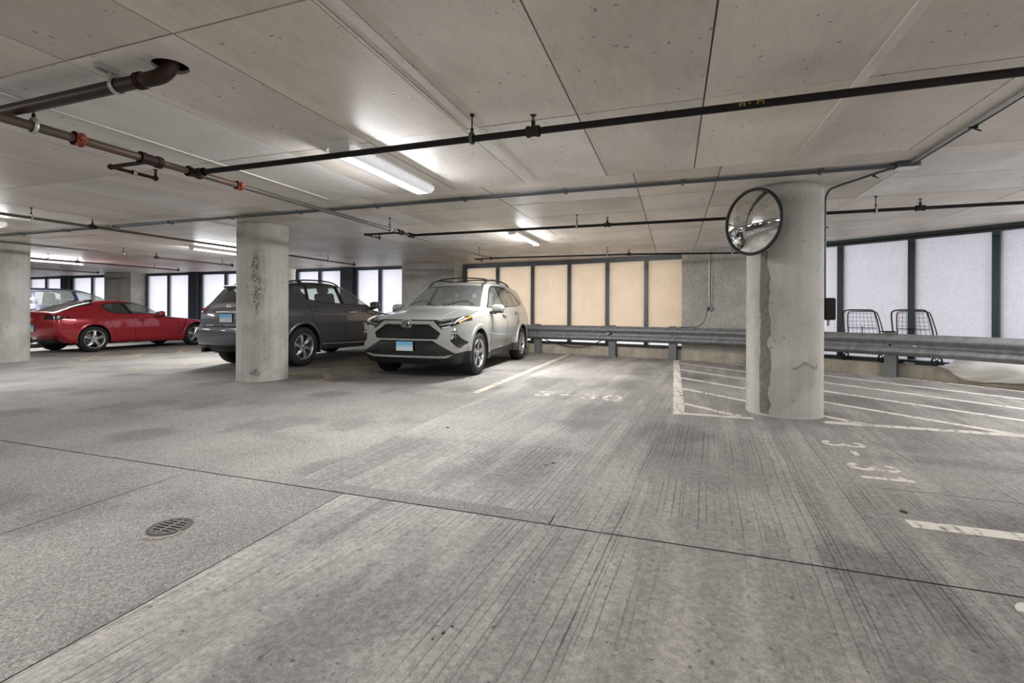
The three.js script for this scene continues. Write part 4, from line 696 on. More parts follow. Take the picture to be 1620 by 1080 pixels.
function buildCar(spec) {
  const { L, W0, paint } = spec, t = thing(spec.name, spec.label, 'car', spec.pos, spec.turn);
  const S = gridded(polySDF(outline(spec.side)), -.3, L + .3, 0, 1.95, .0125);
  const wy = smoothTable(spec.wy, .03, 0, 2), px = smoothTable(spec.px, .08, -.2, L + .2), ph = smoothTable(spec.ph, .1, -.2, L + .2);
  const belt = spec.belt, wheels = [spec.xf, spec.xr];
  const f = (x, y, z) => {
    const az = Math.abs(z), sh = lerp(-spec.bowF, spec.bowR, sstep(.38 * L, .62 * L, x)) * az * az, ys = y + spec.crown * az * az * sstep(.6, 1.1, y);
    const s = S(x + sh, ys); let w = az - wy(y) * lerp(px(x), ph(x), sstep(belt - .08, belt + .12, y));
    if (spec.bulge) for (const xw of wheels) w -= spec.bulge * Math.exp(-(((x - xw) / .40) ** 2)) * sstep(.35, .6, y) * sstep(belt + .02, belt - .16, y);
    if (spec.crease) w += spec.crease(x, y);
    let v = smax(s, w, spec.k);
    for (const xw of wheels) {
      const d = Math.hypot(x - xw, y - spec.wyc);
      if (spec.flare) { const fl = Math.max(Math.abs(d - spec.Ra - spec.flareT) - spec.flareT, az - spec.flareW * px(x), .55 - az, .24 - y); v = -smax(-v, -fl, .03); }
      v = Math.max(v, -Math.max(d - spec.Ra, spec.zin - az));
    }
    return v;
  };
  const hz0 = Math.max(spec.flareW || 0, W0) + .12, hz = Math.ceil(hz0 / spec.res) * spec.res, hzL = Math.ceil(hz0 / .045) * .045;
  const m = surfaceNet(f, [-.1, .05, -hz], [L + .1, 1.85, hz], spec.res);
  const add = (name, part, mat, off = 0, skirt = 0, parent = t) => part.i.length ? mesh(name, toGeometry(part, off, skirt), mat, parent) : null;
  // wheel housings and underside
  for (const xw of wheels) for (const s of [1, -1]) add('wheel_housing', splitMesh(m, (x, y, z) => Math.max(Math.hypot(x - xw, y - spec.wyc) - spec.Ra - .006, Math.abs(z) - (spec.flareW || W0) + .012, -s * z)), CM.under);
  add('underbody', splitMesh(m, (x, y) => y - spec.floorY), CM.under);
  const glassHoles = [];
  for (const q of spec.parts) {
    const poly = q.poly && polySDF(q.round === false ? q.poly : outline(q.poly, 4));
    const fn = q.fn ? q.fn : q.view === 'side' ? (x, y, z) => Math.max(poly(x, y), (q.zmin ?? .4) - Math.abs(z)) : q.view === 'front' ? (x, y, z) => Math.max(poly(Math.abs(z), y), x - q.x1, (q.x0 ?? -9) - x) : (x, y, z) => Math.max(poly(Math.abs(z), y), q.x0 - x);
    const piece = splitMesh(m, fn);
    if (q.glass) glassHoles.push(fn);
    if (q.both) { const other = { p: piece.p, n: piece.n, i: piece.i }, a = splitMesh(other, (x, y, z) => -z); add(q.name, a, q.mat, q.off || 0, q.skirt || 0); add(q.name, other, q.mat, q.off || 0, q.skirt || 0); }
    else add(q.name, piece, q.mat, q.off || 0, q.skirt || 0);
  }
  add('body', m, paint, 0, .014);
  // inner lining behind the paint, open at the windows
  const lin = surfaceNet((x, y, z) => f(x, y, z) + .035, [-.1, .05, -hzL], [L + .1, 1.85, hzL], .045, 1);
  splitMesh(lin, (x, y) => y - .5); splitMesh(lin, (x) => x - spec.cab[0]); splitMesh(lin, (x) => spec.cab[1] - x);
  for (const fn of glassHoles) splitMesh(lin, (x, y, z) => fn(x, y, z) - .03);
  add('interior_lining', lin, spec.lining || CM.cloth);
  const surfZ = (x, y) => { let a = 0, b = hz; for (let k = 0; k < 22; k++) { const c = (a + b) / 2; f(x, y, c) < 0 ? a = c : b = c; } return a; };
  const surfX = (z, y) => { let a = L / 2, b = -.2; for (let k = 0; k < 22; k++) { const c = (a + b) / 2; f(c, y, z) < 0 ? a = c : b = c; } return a; };
  const surfR = (z, y) => { let a = L / 2, b = L + .2; for (let k = 0; k < 22; k++) { const c = (a + b) / 2; f(c, y, z) < 0 ? a = c : b = c; } return a; };
  const surfY = (x, z) => { let a = .7, b = 1.9; for (let k = 0; k < 22; k++) { const c = (a + b) / 2; f(x, c, z) < 0 ? a = c : b = c; } return a; };
  const dense = (pts, closed) => { const o = []; for (let i = 0; i + 1 < pts.length + (closed ? 1 : 0); i++) { const a = pts[i], b = pts[(i + 1) % pts.length], n = Math.max(2, Math.round(Math.hypot(b[0] - a[0], b[1] - a[1]) / .04)); for (let k = 0; k < n; k++) o.push([lerp(a[0], b[0], k / n), lerp(a[1], b[1], k / n)]); } if (!closed) o.push(pts[pts.length - 1]); return o; };
  const line = (name, pts, r, mat, o = {}) => {                      // a seam or bead laid on the skin
    for (const s of o.view ? [1] : [1, -1]) {
      const P = dense(pts, o.closed).map(([a, b]) => o.view === 'front' ? V(surfX(a, b) - (o.lift || 0), b, a) : o.view === 'rear' ? V(surfR(a, b) + (o.lift || 0), b, a) : o.view === 'top' ? V(a, surfY(a, b) + (o.lift || 0), b) : V(a, b, s * (surfZ(a, b) + (o.lift || 0))));
      mesh(name, new THREE.TubeGeometry(new THREE.CatmullRomCurve3(P, !!o.closed, 'catmullrom', .3), P.length * 2, r, 6, !!o.closed), mat, t);
    }
  };
  for (const x of wheels) for (const s of [1, -1]) makeWheel(t, x, spec.R, s * spec.zw, s, spec.R, spec.rim, spec.tw, spec.style, spec.rimMat || CM.alloy);
  // seats
  for (const [x, z] of spec.seats) {
    const sg = new THREE.Group(); const tilt = .28; const back = rbox(.14, .62, .48, .06, 0, .31, 0).rotateZ(-tilt).translate(x, spec.seatY + .08, z), b = mesh('seat', merge([back, rbox(.5, .16, .5, .06, x - .24, spec.seatY, z)]), spec.seatMat || CM.cloth, t);
    mesh('headrest', rbox(.1, .19, .28, .05, 0, .74, 0).rotateZ(-tilt).translate(x, spec.seatY + .06, z), spec.seatMat || CM.cloth, b);
  }
  mesh('dashboard', merge([rbox(.45, .2, W0 * 1.5, .06, spec.dash[0], spec.dash[1], 0)]), CM.clothDark, t);
  mesh('cabin_floor', box(spec.cab[1] - spec.cab[0] - .1, .04, W0 * 1.5, (spec.cab[0] + spec.cab[1]) / 2, .52, 0), CM.clothDark, t);
  const sw = new THREE.TorusGeometry(.175, .016, 8, 28).rotateY(Math.PI / 2).rotateZ(.4).translate(spec.dash[0] + .38, spec.dash[1] + .06, spec.driver); mesh('steering_wheel', sw, spec.wheelMat || CM.clothDark, t);
  // door mirrors
  for (const s of [1, -1]) { const [x, y, z] = spec.mirror, g = new THREE.SphereGeometry(1, 20, 14); const p = g.attributes.position; for (let i = 0; i < p.count; i++) { const q = p.getX(i); p.setX(i, Math.sign(q) * Math.abs(q) ** (q > 0 ? .5 : 1)); p.setY(i, Math.sign(p.getY(i)) * Math.abs(p.getY(i)) ** .75); p.setZ(i, Math.sign(p.getZ(i)) * Math.abs(p.getZ(i)) ** .7); } g.scale(.085, .075, .115); g.computeVertexNormals(); g.translate(x, y, s * z);
    const c = mesh('door_mirror', g, paint, t); mesh('mirror_glass', T(rbox(.008, .105, .175, .003), x + .083, y, s * z), M.chrome, c); mesh('mirror_base', merge([rbox(.1, .05, .16, .02, x - .01, y - .08, s * (z - .1)), rbox(.12, .05, .2, .02, x, y - .062, s * z)]), CM.gloss, c); }
  return { t, line, surfZ, surfX, surfR, surfY, add };
}
const mirrorPts = (p) => [...p, ...p.slice().reverse().map(([a, b]) => [-a, b])];
const plateTex = texture(128, 64, (u, v) => { const y = 1 - v, n = noise(u * 9, y * 6, 256) * .06; const k = sstep(.15, .75, y); return [lerp(.45, .78, k) - n, lerp(.72, .82, k) - n, lerp(.86, .84, k) - n]; }, true);
const plateMat = std({ map: plateTex, roughness: .4 });
const polyWS = polySDF(outline([[-.1, 1.178, 1], [.4, 1.182], [.755, 1.165, 1], [.60, 1.575, 1], [.3, 1.60], [-.1, 1.61, 1]], 4)), polyWS2 = polySDF(outline([[-.1, 1.17, 1], [.4, 1.175], [.76, 1.175, 1], [.62, 1.575, 1], [.3, 1.6], [-.1, 1.61, 1]], 4));
// ---- pale grey compact crossover
{
  const paint = phy({ color: 0x969791, roughness: .32, metalness: .0, clearcoat: 1, clearcoatRoughness: .04 });
  const H1 = [[.43, .94, 1], [.62, .962], [.90, 1.03, 1], [.91, .93, 1], [.80, .862], [.59, .80, 1]];
  const c = buildCar({
    name: 'crossover_car', label: 'pale grey compact crossover facing out with black roof rails', pos: [-4.03, 0, -6.58], turn: Math.PI / 2 + .035, L: 4.6, W0: .93, paint, res: .0175,
    side: [[.16, .235, 1], [.05, .33], [.015, .43], [0, .58], [.015, .74], [.05, .87], [.11, .955], [.34, 1.02], [.8, 1.09], [1.2, 1.145, 1], [1.62, 1.42], [1.98, 1.605], [2.3, 1.668], [2.8, 1.69], [3.4, 1.675], [3.9, 1.63], [4.24, 1.575, 1], [4.31, 1.5], [4.46, 1.14], [4.56, 1.03], [4.585, .85], [4.6, .6], [4.57, .42], [4.45, .3], [3.9, .24, 1], [.6, .225, 1]],
    wy: [[.2, .80], [.3, .86], [.4, .895], [.55, .912], [.75, .925], [.9, .922], [1.0, .905], [1.08, .885], [1.14, .865], [1.2, .843], [1.4, .745], [1.55, .668], [1.66, .61], [1.8, .54]],
    px: [[0, .87], [.12, .925], [.3, .972], [.6, .992], [1, 1], [3.5, 1], [4.1, .975], [4.4, .93], [4.6, .86]], ph: [[0, 1], [2.6, 1], [3.4, .985], [4, .95], [4.6, .9]],
    belt: 1.1, bowF: .15, bowR: .14, crown: .05, k: .06, xf: .92, xr: 3.62, wyc: .385, Ra: .405, zin: .6, flare: true, flareT: .035, flareW: .945, R: .368, rim: .245, tw: .225, zw: .915, floorY: .25,
    crease: (x, y) => .03 * sstep(.62, .36, y) * sstep(1.2, 1.7, x) * sstep(3.4, 2.9, x),
    style: { n: 5, w0: .045, w1: .06, twist: .016, pairs: false, phase: .2 }, cab: [1.25, 4.25], seats: [[2.3, .37], [2.3, -.37], [3.25, .4], [3.25, -.4]], seatY: .68, seatMat: std({ color: 0x6c675b, roughness: .9 }), wheelMat: std({ color: 0x5d6054, roughness: .6 }), lining: std({ color: 0x4c4b46, roughness: .95 }), dash: [1.5, 1.02], driver: .37, mirror: [1.56, 1.14, 1.03],
    parts: [
      { name: 'windshield', glass: 1, mat: CM.glass, off: -.004, fn: (x, y, z) => Math.max(polyWS(Math.abs(z), y), 1.0 - x, x - 2.25) },
      { name: 'rear_window', glass: 1, mat: CM.tint, off: -.004, fn: (x, y, z) => Math.max(1.17 - y, y - 1.52, Math.abs(z) - (.62 - (y - 1.17) * .3), 4.2 - x) },
      { name: 'side_window', glass: 1, both: 1, view: 'side', mat: CM.glass, off: -.005, skirt: .01, poly: [[1.50, 1.165, 1], [1.63, 1.25], [2.06, 1.505], [2.28, 1.565], [2.47, 1.58, 1], [2.39, 1.175, 1]] },
      { name: 'side_window', glass: 1, both: 1, view: 'side', mat: CM.tint, off: -.005, skirt: .01, poly: [[2.51, 1.18, 1], [2.55, 1.58, 1], [3.0, 1.572], [3.28, 1.545, 1], [3.36, 1.21, 1]] },
      { name: 'quarter_window', glass: 1, both: 1, view: 'side', mat: CM.tint, off: -.005, skirt: .01, poly: [[3.43, 1.215, 1], [3.37, 1.53, 1], [3.6, 1.48], [3.95, 1.29, 1], [3.92, 1.245, 1]] },
      { name: 'pillar_cover', both: 1, view: 'side', mat: CM.gloss, poly: [[1.42, 1.15, 1], [1.6, 1.265], [2.04, 1.53], [2.3, 1.595], [2.5, 1.605], [3.0, 1.6], [3.3, 1.572], [3.62, 1.51], [4.02, 1.3, 1], [3.96, 1.225, 1], [2.5, 1.155, 1]] },
      { name: 'grille', view: 'front', x1: .4, mat: std({ color: 0x17181a, roughness: .35, metalness: .3 }), off: -.016, skirt: 0, round: false, poly: [[-.1, .865], [.38, .865], [.575, .735], [.53, .655], [-.1, .655]] },
      { name: 'lower_grille', view: 'front', x1: .5, mat: CM.gloss, off: -.012, round: false, poly: [[-.1, .622], [.46, .622], [.83, .415], [.62, .375], [-.1, .375]] },
      { name: 'front_lip', mat: CM.trim, fn: (x, y, z) => Math.max(y - .345 - .1 * sstep(.62, .9, Math.abs(z)), x - .62) },
      { name: 'headlight', both: 1, view: 'front', x1: .62, mat: CM.lampBlack, off: -.004, skirt: .01, poly: H1 },
      { name: 'bumper_vent', both: 1, view: 'front', x1: .6, mat: CM.gloss, off: -.018, poly: [[.745, .725, 1], [.845, .735, 1], [.90, .585], [.865, .495, 1], [.745, .62, 1]] },
      { name: 'tail_light', both: 1, mat: CM.red, fn: (x, y, z) => Math.max(Math.abs(y - 1.06) - .06, 4.2 - x, .5 - Math.abs(z)) },
      { name: 'sill_cladding', both: 1, view: 'side', mat: std({ color: 0x3c3c3b, roughness: .5 }), off: .006, skirt: .012, poly: [[1.3, .2, 1], [1.3, .355, 1], [2.3, .37], [3.3, .43, 1], [3.3, .2, 1]] },
    ],
  });
  const { t, line, surfX, surfZ, surfY } = c;
  line('hood_seam', [[-.47, .938], [0, .938], [.47, .938]], .011, CM.gap, { view: 'front' });
  line('hood_crease', [[.13, .55], [.5, .5], [1.0, .47]], .004, paint, { view: 'top' }); line('hood_crease', [[.13, -.55], [.5, -.5], [1.0, -.47]], .004, paint, { view: 'top' });
  line('hood_seam', [[.22, .74], [.6, .80], [1.16, .80]], .0035, CM.gap, { view: 'top' }); line('hood_seam', [[.22, -.74], [.6, -.80], [1.16, -.80]], .0035, CM.gap, { view: 'top' });
  line('grille_frame', [[-.53, .655], [.53, .655], [.575, .735], [.38, .868], [-.38, .868], [-.575, .735]], .010, CM.gloss, { view: 'front', closed: true });
  line('skid_strip', [[-.87, .40], [-.80, .335], [-.66, .325], [-.58, .352], [0, .356], [.58, .352], [.66, .325], [.80, .335], [.87, .40]], .0125, CM.silver, { view: 'front', lift: .004 });
  for (const s of [1, -1]) line('bumper_crease', [[s * .66, .765], [s * .84, .772], [s * .89, .74], [s * .905, .58], [s * .85, .475], [s * .72, .42]], .008, CM.gloss, { view: 'front' });
  // grille mesh, lower slats
  const gm = []; for (let r = 0; r < 6; r++) for (let k = -11; k <= 11; k++) { const y = .675 + r * .033, z = (k + (r % 2) / 2) * .046; if (Math.abs(z) > .545 - Math.max(0, y - .73) * 1.25 || Math.abs(z) > .5 + (y - .655) * .5) continue; const g = new THREE.TorusGeometry(.019, .0045, 5, 6).rotateY(Math.PI / 2).scale(1, .8, 1.15); gm.push(g.translate(surfX(z, y) + .012, y, z)); }
  mesh('grille_mesh', merge(gm), CM.trim, t).userData.kind = 'stuff';
  for (let i = 0; i < 4; i++) { const y = .392 + i * .024, z = .52 - .0 * i; mesh('lower_slat', tube([-z, -z / 2, 0, z / 2, z].map((q) => V(surfX(q, y) + .008, y, q)), .005, 20, 5), CM.trim, t); }
  // lamps inside the headlight
  for (const s of [1, -1]) {
    const P = (z, y, o = .002) => V(surfX(s * z, y) - o, y, s * z);
    mesh('light_strip', tube([P(.52, .928), P(.62, .938), P(.74, .965)], .009, 12, 6), CM.lensClear, t); mesh('light_strip', tube([P(.55, .868), P(.66, .88), P(.79, .908)], .013, 12, 6), CM.lensClear, t);
    mesh('light_strip', tube([P(.60, .822), P(.66, .83), P(.73, .85)], .010, 12, 6), CM.white, t); mesh('turn_lamp', tube([P(.885, .995, .003), P(.875, .955, .003), P(.835, .90, .003)], .02, 10, 8), CM.amber, t); mesh('light_strip', tube([P(.825, .99), P(.81, .945), P(.78, .895)], .014, 10, 6), CM.white, t);
    mesh('lamp_bulb', T(new THREE.SphereGeometry(.022, 12, 10), surfX(s * .75, .90) + .004, .905, s * .75), CM.lensClear, t);
  }
  // emblem: oval badge with two crossed ovals
  const ex = surfX(0, .885) - .012, em = mesh('emblem', T(new THREE.CylinderGeometry(1, 1, .016, 40).rotateZ(Math.PI / 2).scale(1, .073, .102), ex + .006, .883, 0), paint, t);
  mesh('emblem_disc', T(new THREE.CylinderGeometry(1, 1, .012, 40).rotateZ(Math.PI / 2).scale(1, .056, .08), ex - .003, .883, 0), CM.gloss, em);
  const oval = (rz, ry, y, r) => new THREE.TorusGeometry(1, .09, 8, 36).rotateY(Math.PI / 2).scale(r * 10, ry, rz).translate(ex - .01, y, 0);
  mesh('emblem_ring', oval(.068, .045, .883, .05), M.chrome, em); mesh('emblem_ring', oval(.04, .014, .9, .05), M.chrome, em); mesh('emblem_ring', oval(.017, .038, .883, .05), M.chrome, em);
  const pl = mesh('licence_plate', T(rbox(.01, .155, .305, .004), surfX(0, .53) - .012, .53, 0), CM.trim, t);
  mesh('plate_face', T(new THREE.PlaneGeometry(.295, .145).rotateY(-Math.PI / 2), surfX(0, .53) - .0185, .53, 0), plateMat, pl);
  // seams, handles, rails
  line('door_seam', [[1.66, 1.15], [1.60, .95], [1.56, .7], [1.52, .42]], .0035, CM.gap); line('door_seam', [[2.47, 1.16], [2.50, .9], [2.52, .42]], .0035, CM.gap); line('door_seam', [[3.40, 1.19], [3.38, 1.0], [3.27, .85], [3.18, .7], [3.14, .44]], .0035, CM.gap);
  line('belt_line', [[1.45, 1.155], [2.4, 1.165], [3.3, 1.195], [3.9, 1.23]], .006, CM.trim);
  for (const [x, y] of [[2.33, 1.0], [3.24, 1.05]]) for (const s of [1, -1]) { const z = surfZ(x, y); const h = mesh('door_handle', rbox(.2, .03, .022, .01, x, y + .005, s * (z + .028)), paint, t); mesh('handle_cup', rbox(.13, .055, .008, .004, x - .02, y, s * (z + .001)), CM.trim, h); }
  for (const s of [1, -1]) {
    const z = s * .56, pts = []; for (let i = 0; i <= 10; i++) { const x = lerp(1.98, 3.78, i / 10); pts.push(V(x, surfY(x, z) + .055 * Math.sin(Math.PI * clamp(i / 10, 0, 1)) ** .35, z * (1 - .02 * i / 10))); }
    mesh('roof_rail', tube(pts, .017, 50, 8), CM.trim, t);
  }
  for (const x of [2.35, 3.2]) { const y = surfY(x, .56) + .05; mesh('cross_bar', tube([V(x, y - .005, -.57), V(x, y + .035, -.42), V(x, y + .055, 0), V(x, y + .035, .42), V(x, y - .005, .57)], .014, 30, 8), CM.trim, t); }
  mesh('antenna_fin', T(new THREE.SphereGeometry(1, 14, 10).scale(.09, .055, .025), 3.75, surfY(3.75, 0) + .01, 0), CM.trim, t);
  for (const s of [1, -1]) mesh('wiper', tube([V(surfX(s * .1, 1.17) + .0, 1.175, s * .08), V(1.42, surfY(1.42, s * .4) + .012, s * .42), V(1.36, surfY(1.36, s * .62) + .012, s * .64)], .006, 20, 5), CM.trim, t);
  mesh('mud_flap', box(.012, .2, .2, 1.34, .27, .78), CM.trim, t); mesh('mud_flap', box(.012, .2, .2, 1.34, .27, -.78), CM.trim, t);
  mesh('phone_mount', merge([rbox(.03, .1, .16, .01, 1.5, 1.2, .02), rbox(.03, .16, .05, .01, 1.55, 1.22, .14)]), CM.clothDark, t);
}
// ---- dark grey mid-size crossover seen from behind
{
  const paint = phy({ color: 0x4c4c52, roughness: .34, metalness: .35, clearcoat: 1, clearcoatRoughness: .04 });
  const c = buildCar({
    name: 'crossover_car', label: 'dark grey metallic crossover parked nose-in behind the scuffed column', pos: [-7.72, 0, -11.23], turn: -Math.PI / 2, L: 4.79, W0: .945, paint, res: .02,
    side: [[.16, .27, 1], [.03, .42], [0, .6], [.05, .8], [.22, .95], [.8, 1.06], [1.28, 1.14, 1], [1.75, 1.40], [2.15, 1.58], [2.6, 1.67], [3.1, 1.69], [3.7, 1.655], [4.05, 1.60], [4.30, 1.545, 1], [4.36, 1.47], [4.58, 1.20], [4.665, 1.11], [4.70, .98], [4.715, .80, 1], [4.78, .76], [4.79, .6], [4.74, .44], [4.6, .33], [4.0, .27, 1], [.6, .25, 1]],
    wy: [[.2, .82], [.3, .87], [.42, .915], [.55, .918], [.7, .926], [.85, .936], [1.0, .932], [1.12, .905], [1.22, .865], [1.3, .825], [1.45, .755], [1.6, .675], [1.68, .62], [1.8, .54]],
    px: [[0, .84], [.15, .92], [.4, .98], [.9, 1], [3.8, 1], [4.3, .96], [4.6, .90], [4.79, .82]], ph: [[0, 1], [2.6, 1], [3.4, .98], [4, .93], [4.6, .84]],
    belt: 1.15, bowF: .2, bowR: .17, crown: .06, k: .08, xf: .955, xr: 3.78, wyc: .395, Ra: .425, zin: .62, flare: true, flareT: .012, flareW: .944, bulge: .012, R: .382, rim: .25, tw: .235, zw: .925, floorY: .28,
    style: { n: 6, w0: .05, w1: .066, phase: .26 }, cab: [1.3, 4.35], seats: [[2.45, .38], [2.45, -.38], [3.4, .42], [3.4, -.42]], seatY: .78, seatMat: std({ color: 0x413f3c, roughness: .9 }), dash: [1.6, 1.04], driver: .38, mirror: [1.62, 1.22, 1.03],
    parts: [
      { name: 'windshield', glass: 1, mat: CM.glass, off: -.004, fn: (x, y, z) => Math.max(polyWS2(Math.abs(z), y), 1.0 - x, x - 2.35) },
      { name: 'rear_window', glass: 1, mat: CM.tint, off: -.006, skirt: .01, fn: (x, y, z) => Math.max(1.235 - y - .12 * z * z, y - 1.50, Math.abs(z) - (.71 - (y - 1.2) * .55), 4.2 - x) },
      { name: 'side_window', glass: 1, both: 1, view: 'side', mat: CM.glass, off: -.005, skirt: .01, poly: [[2.56, 1.62, 1], [2.36, 1.60], [2.08, 1.525], [1.62, 1.255], [1.585, 1.225, 1], [2.52, 1.235, 1]] },
      { name: 'side_window', glass: 1, both: 1, view: 'side', mat: CM.glass, off: -.005, skirt: .01, poly: [[3.46, 1.605, 1], [2.66, 1.62, 1], [2.635, 1.24, 1], [3.2, 1.265], [3.52, 1.31, 1]] },
      { name: 'quarter_window', glass: 1, both: 1, view: 'side', mat: CM.glass, off: -.005, skirt: .01, poly: [[3.92, 1.555, 1], [3.53, 1.60, 1], [3.59, 1.325, 1], [3.76, 1.38], [3.95, 1.48], [3.99, 1.53, 1]] },
      { name: 'pillar_cover', both: 1, view: 'side', mat: CM.gloss, poly: [[4.02, 1.555, 1], [3.6, 1.62], [2.6, 1.645], [2.34, 1.62], [2.05, 1.54], [1.55, 1.25], [1.53, 1.215, 1], [2.55, 1.225], [3.3, 1.26], [3.7, 1.345], [3.97, 1.475, 1]] },
      { name: 'tail_light', both: 1, mat: CM.lensDark, off: .004, skirt: .01, fn: (x, y, z) => Math.max(Math.abs(y - 1.10 + (x - 4.5) * .1) - .075, 4.40 - x, .60 - Math.abs(z)) },
      { name: 'bumper_valance', mat: CM.trim, off: .004, fn: (x, y, z) => Math.max(y - .44, 4.3 - x) },
      { name: 'front_lip', mat: CM.trim, fn: (x, y) => Math.max(y - .34, x - .5) },
    ],
  });
  const { t, line, surfR, surfZ, surfY } = c;
  line('sill_strip', [[1.42, .365], [2.4, .375], [3.28, .405]], .014, CM.silver, { lift: -.004 });
  line('door_seam', [[1.52, 1.21], [1.47, .9], [1.45, .4]], .004, CM.gap); line('door_seam', [[2.58, 1.23], [2.545, 1.0], [2.55, .40]], .004, CM.gap); line('door_seam', [[3.60, 1.33], [3.62, 1.1], [3.52, .86], [3.34, .66], [3.28, .42]], .004, CM.gap);
  line('hatch_seam', [[-.80, 1.02], [-.76, .80], [0, .785], [.76, .80], [.80, 1.02]], .005, CM.gap, { view: 'rear' }); line('bumper_seam', [[-.86, .83], [-.78, .80], [0, .79], [.78, .80], [.86, .83]], .004, CM.gap, { view: 'rear' });
  line('tail_chrome', [[-.40, 1.045], [0, 1.055], [.40, 1.045]], .009, CM.trim, { view: 'rear' });
  for (const [x, y] of [[2.36, 1.045], [3.44, 1.095]]) for (const s of [1, -1]) { const z = surfZ(x, y), h = mesh('door_handle', rbox(.24, .03, .022, .011, x, y + .004, s * (z + .024)), CM.chrome, t); mesh('handle_cup', T(new THREE.CylinderGeometry(.05, .05, .008, 20).rotateX(Math.PI / 2), x, y, s * (z - .001)), CM.trim, h); }
  for (const s of [1, -1]) { const z = s * .60, pts = []; for (let i = 0; i <= 12; i++) { const x = lerp(2.42, 4.1, i / 12); pts.push(V(x, surfY(x, z * (1 - .06 * i / 12)) + .052 * Math.sin(Math.PI * i / 12) ** .3, z * (1 - .06 * i / 12))); } mesh('roof_rail', tube(pts, .015, 50, 8), CM.trim, t); mesh('rail_foot', T(rbox(.1, .05, .03, .01), 3.55, surfY(3.55, z) + .02, z * .96), CM.trim, t); }
  mesh('roof_spoiler', rbox(.24, .045, 1.04, .02, 4.22, 1.535, 0), CM.gloss, t); mesh('stop_lamp', T(rbox(.012, .02, .3, .004), 4.342, 1.532, 0), CM.red, t);
  const bx = surfR(0, 1.14) + .008; mesh('badge', T(new THREE.TorusGeometry(.05, .008, 8, 32).rotateY(Math.PI / 2), bx, 1.14, 0), CM.chrome, t); mesh('badge_bar', T(rbox(.012, .02, .13, .004), bx, 1.14, 0), CM.chrome, t);
  const px = surfR(0, .94) + .01, pl = mesh('licence_plate', T(rbox(.012, .165, .315, .004), px - .004, .94, 0), CM.trim, t); mesh('plate_face', T(new THREE.PlaneGeometry(.3, .15).rotateY(Math.PI / 2), px + .004, .94, 0), plateMat, pl);
  mesh('plate_recess', T(rbox(.02, .03, .5, .008), px - .012, 1.045, 0), CM.silver, t);
  for (const s of [1, -1]) { mesh('exhaust_tip', cyl(V(4.45, .335, s * .56), V(4.72, .345, s * .57), .038, .04, 20), CM.alloyDark, t); mesh('tail_lens', T(rbox(.02, .05, .1, .01), surfR(s * .72, 1.1) + .002, 1.1, s * .72), CM.red, t); mesh('reflector', T(rbox(.012, .03, .1, .004), surfR(s * .74, .58) + .001, .58, s * .74), CM.red, t); }
  mesh('rear_wiper', tube([V(surfR(0, 1.28) + .02, 1.275, 0), V(surfR(-.2, 1.285) + .02, 1.285, -.2), V(surfR(-.4, 1.30) + .02, 1.30, -.4)], .009, 16, 6), CM.trim, t);
}
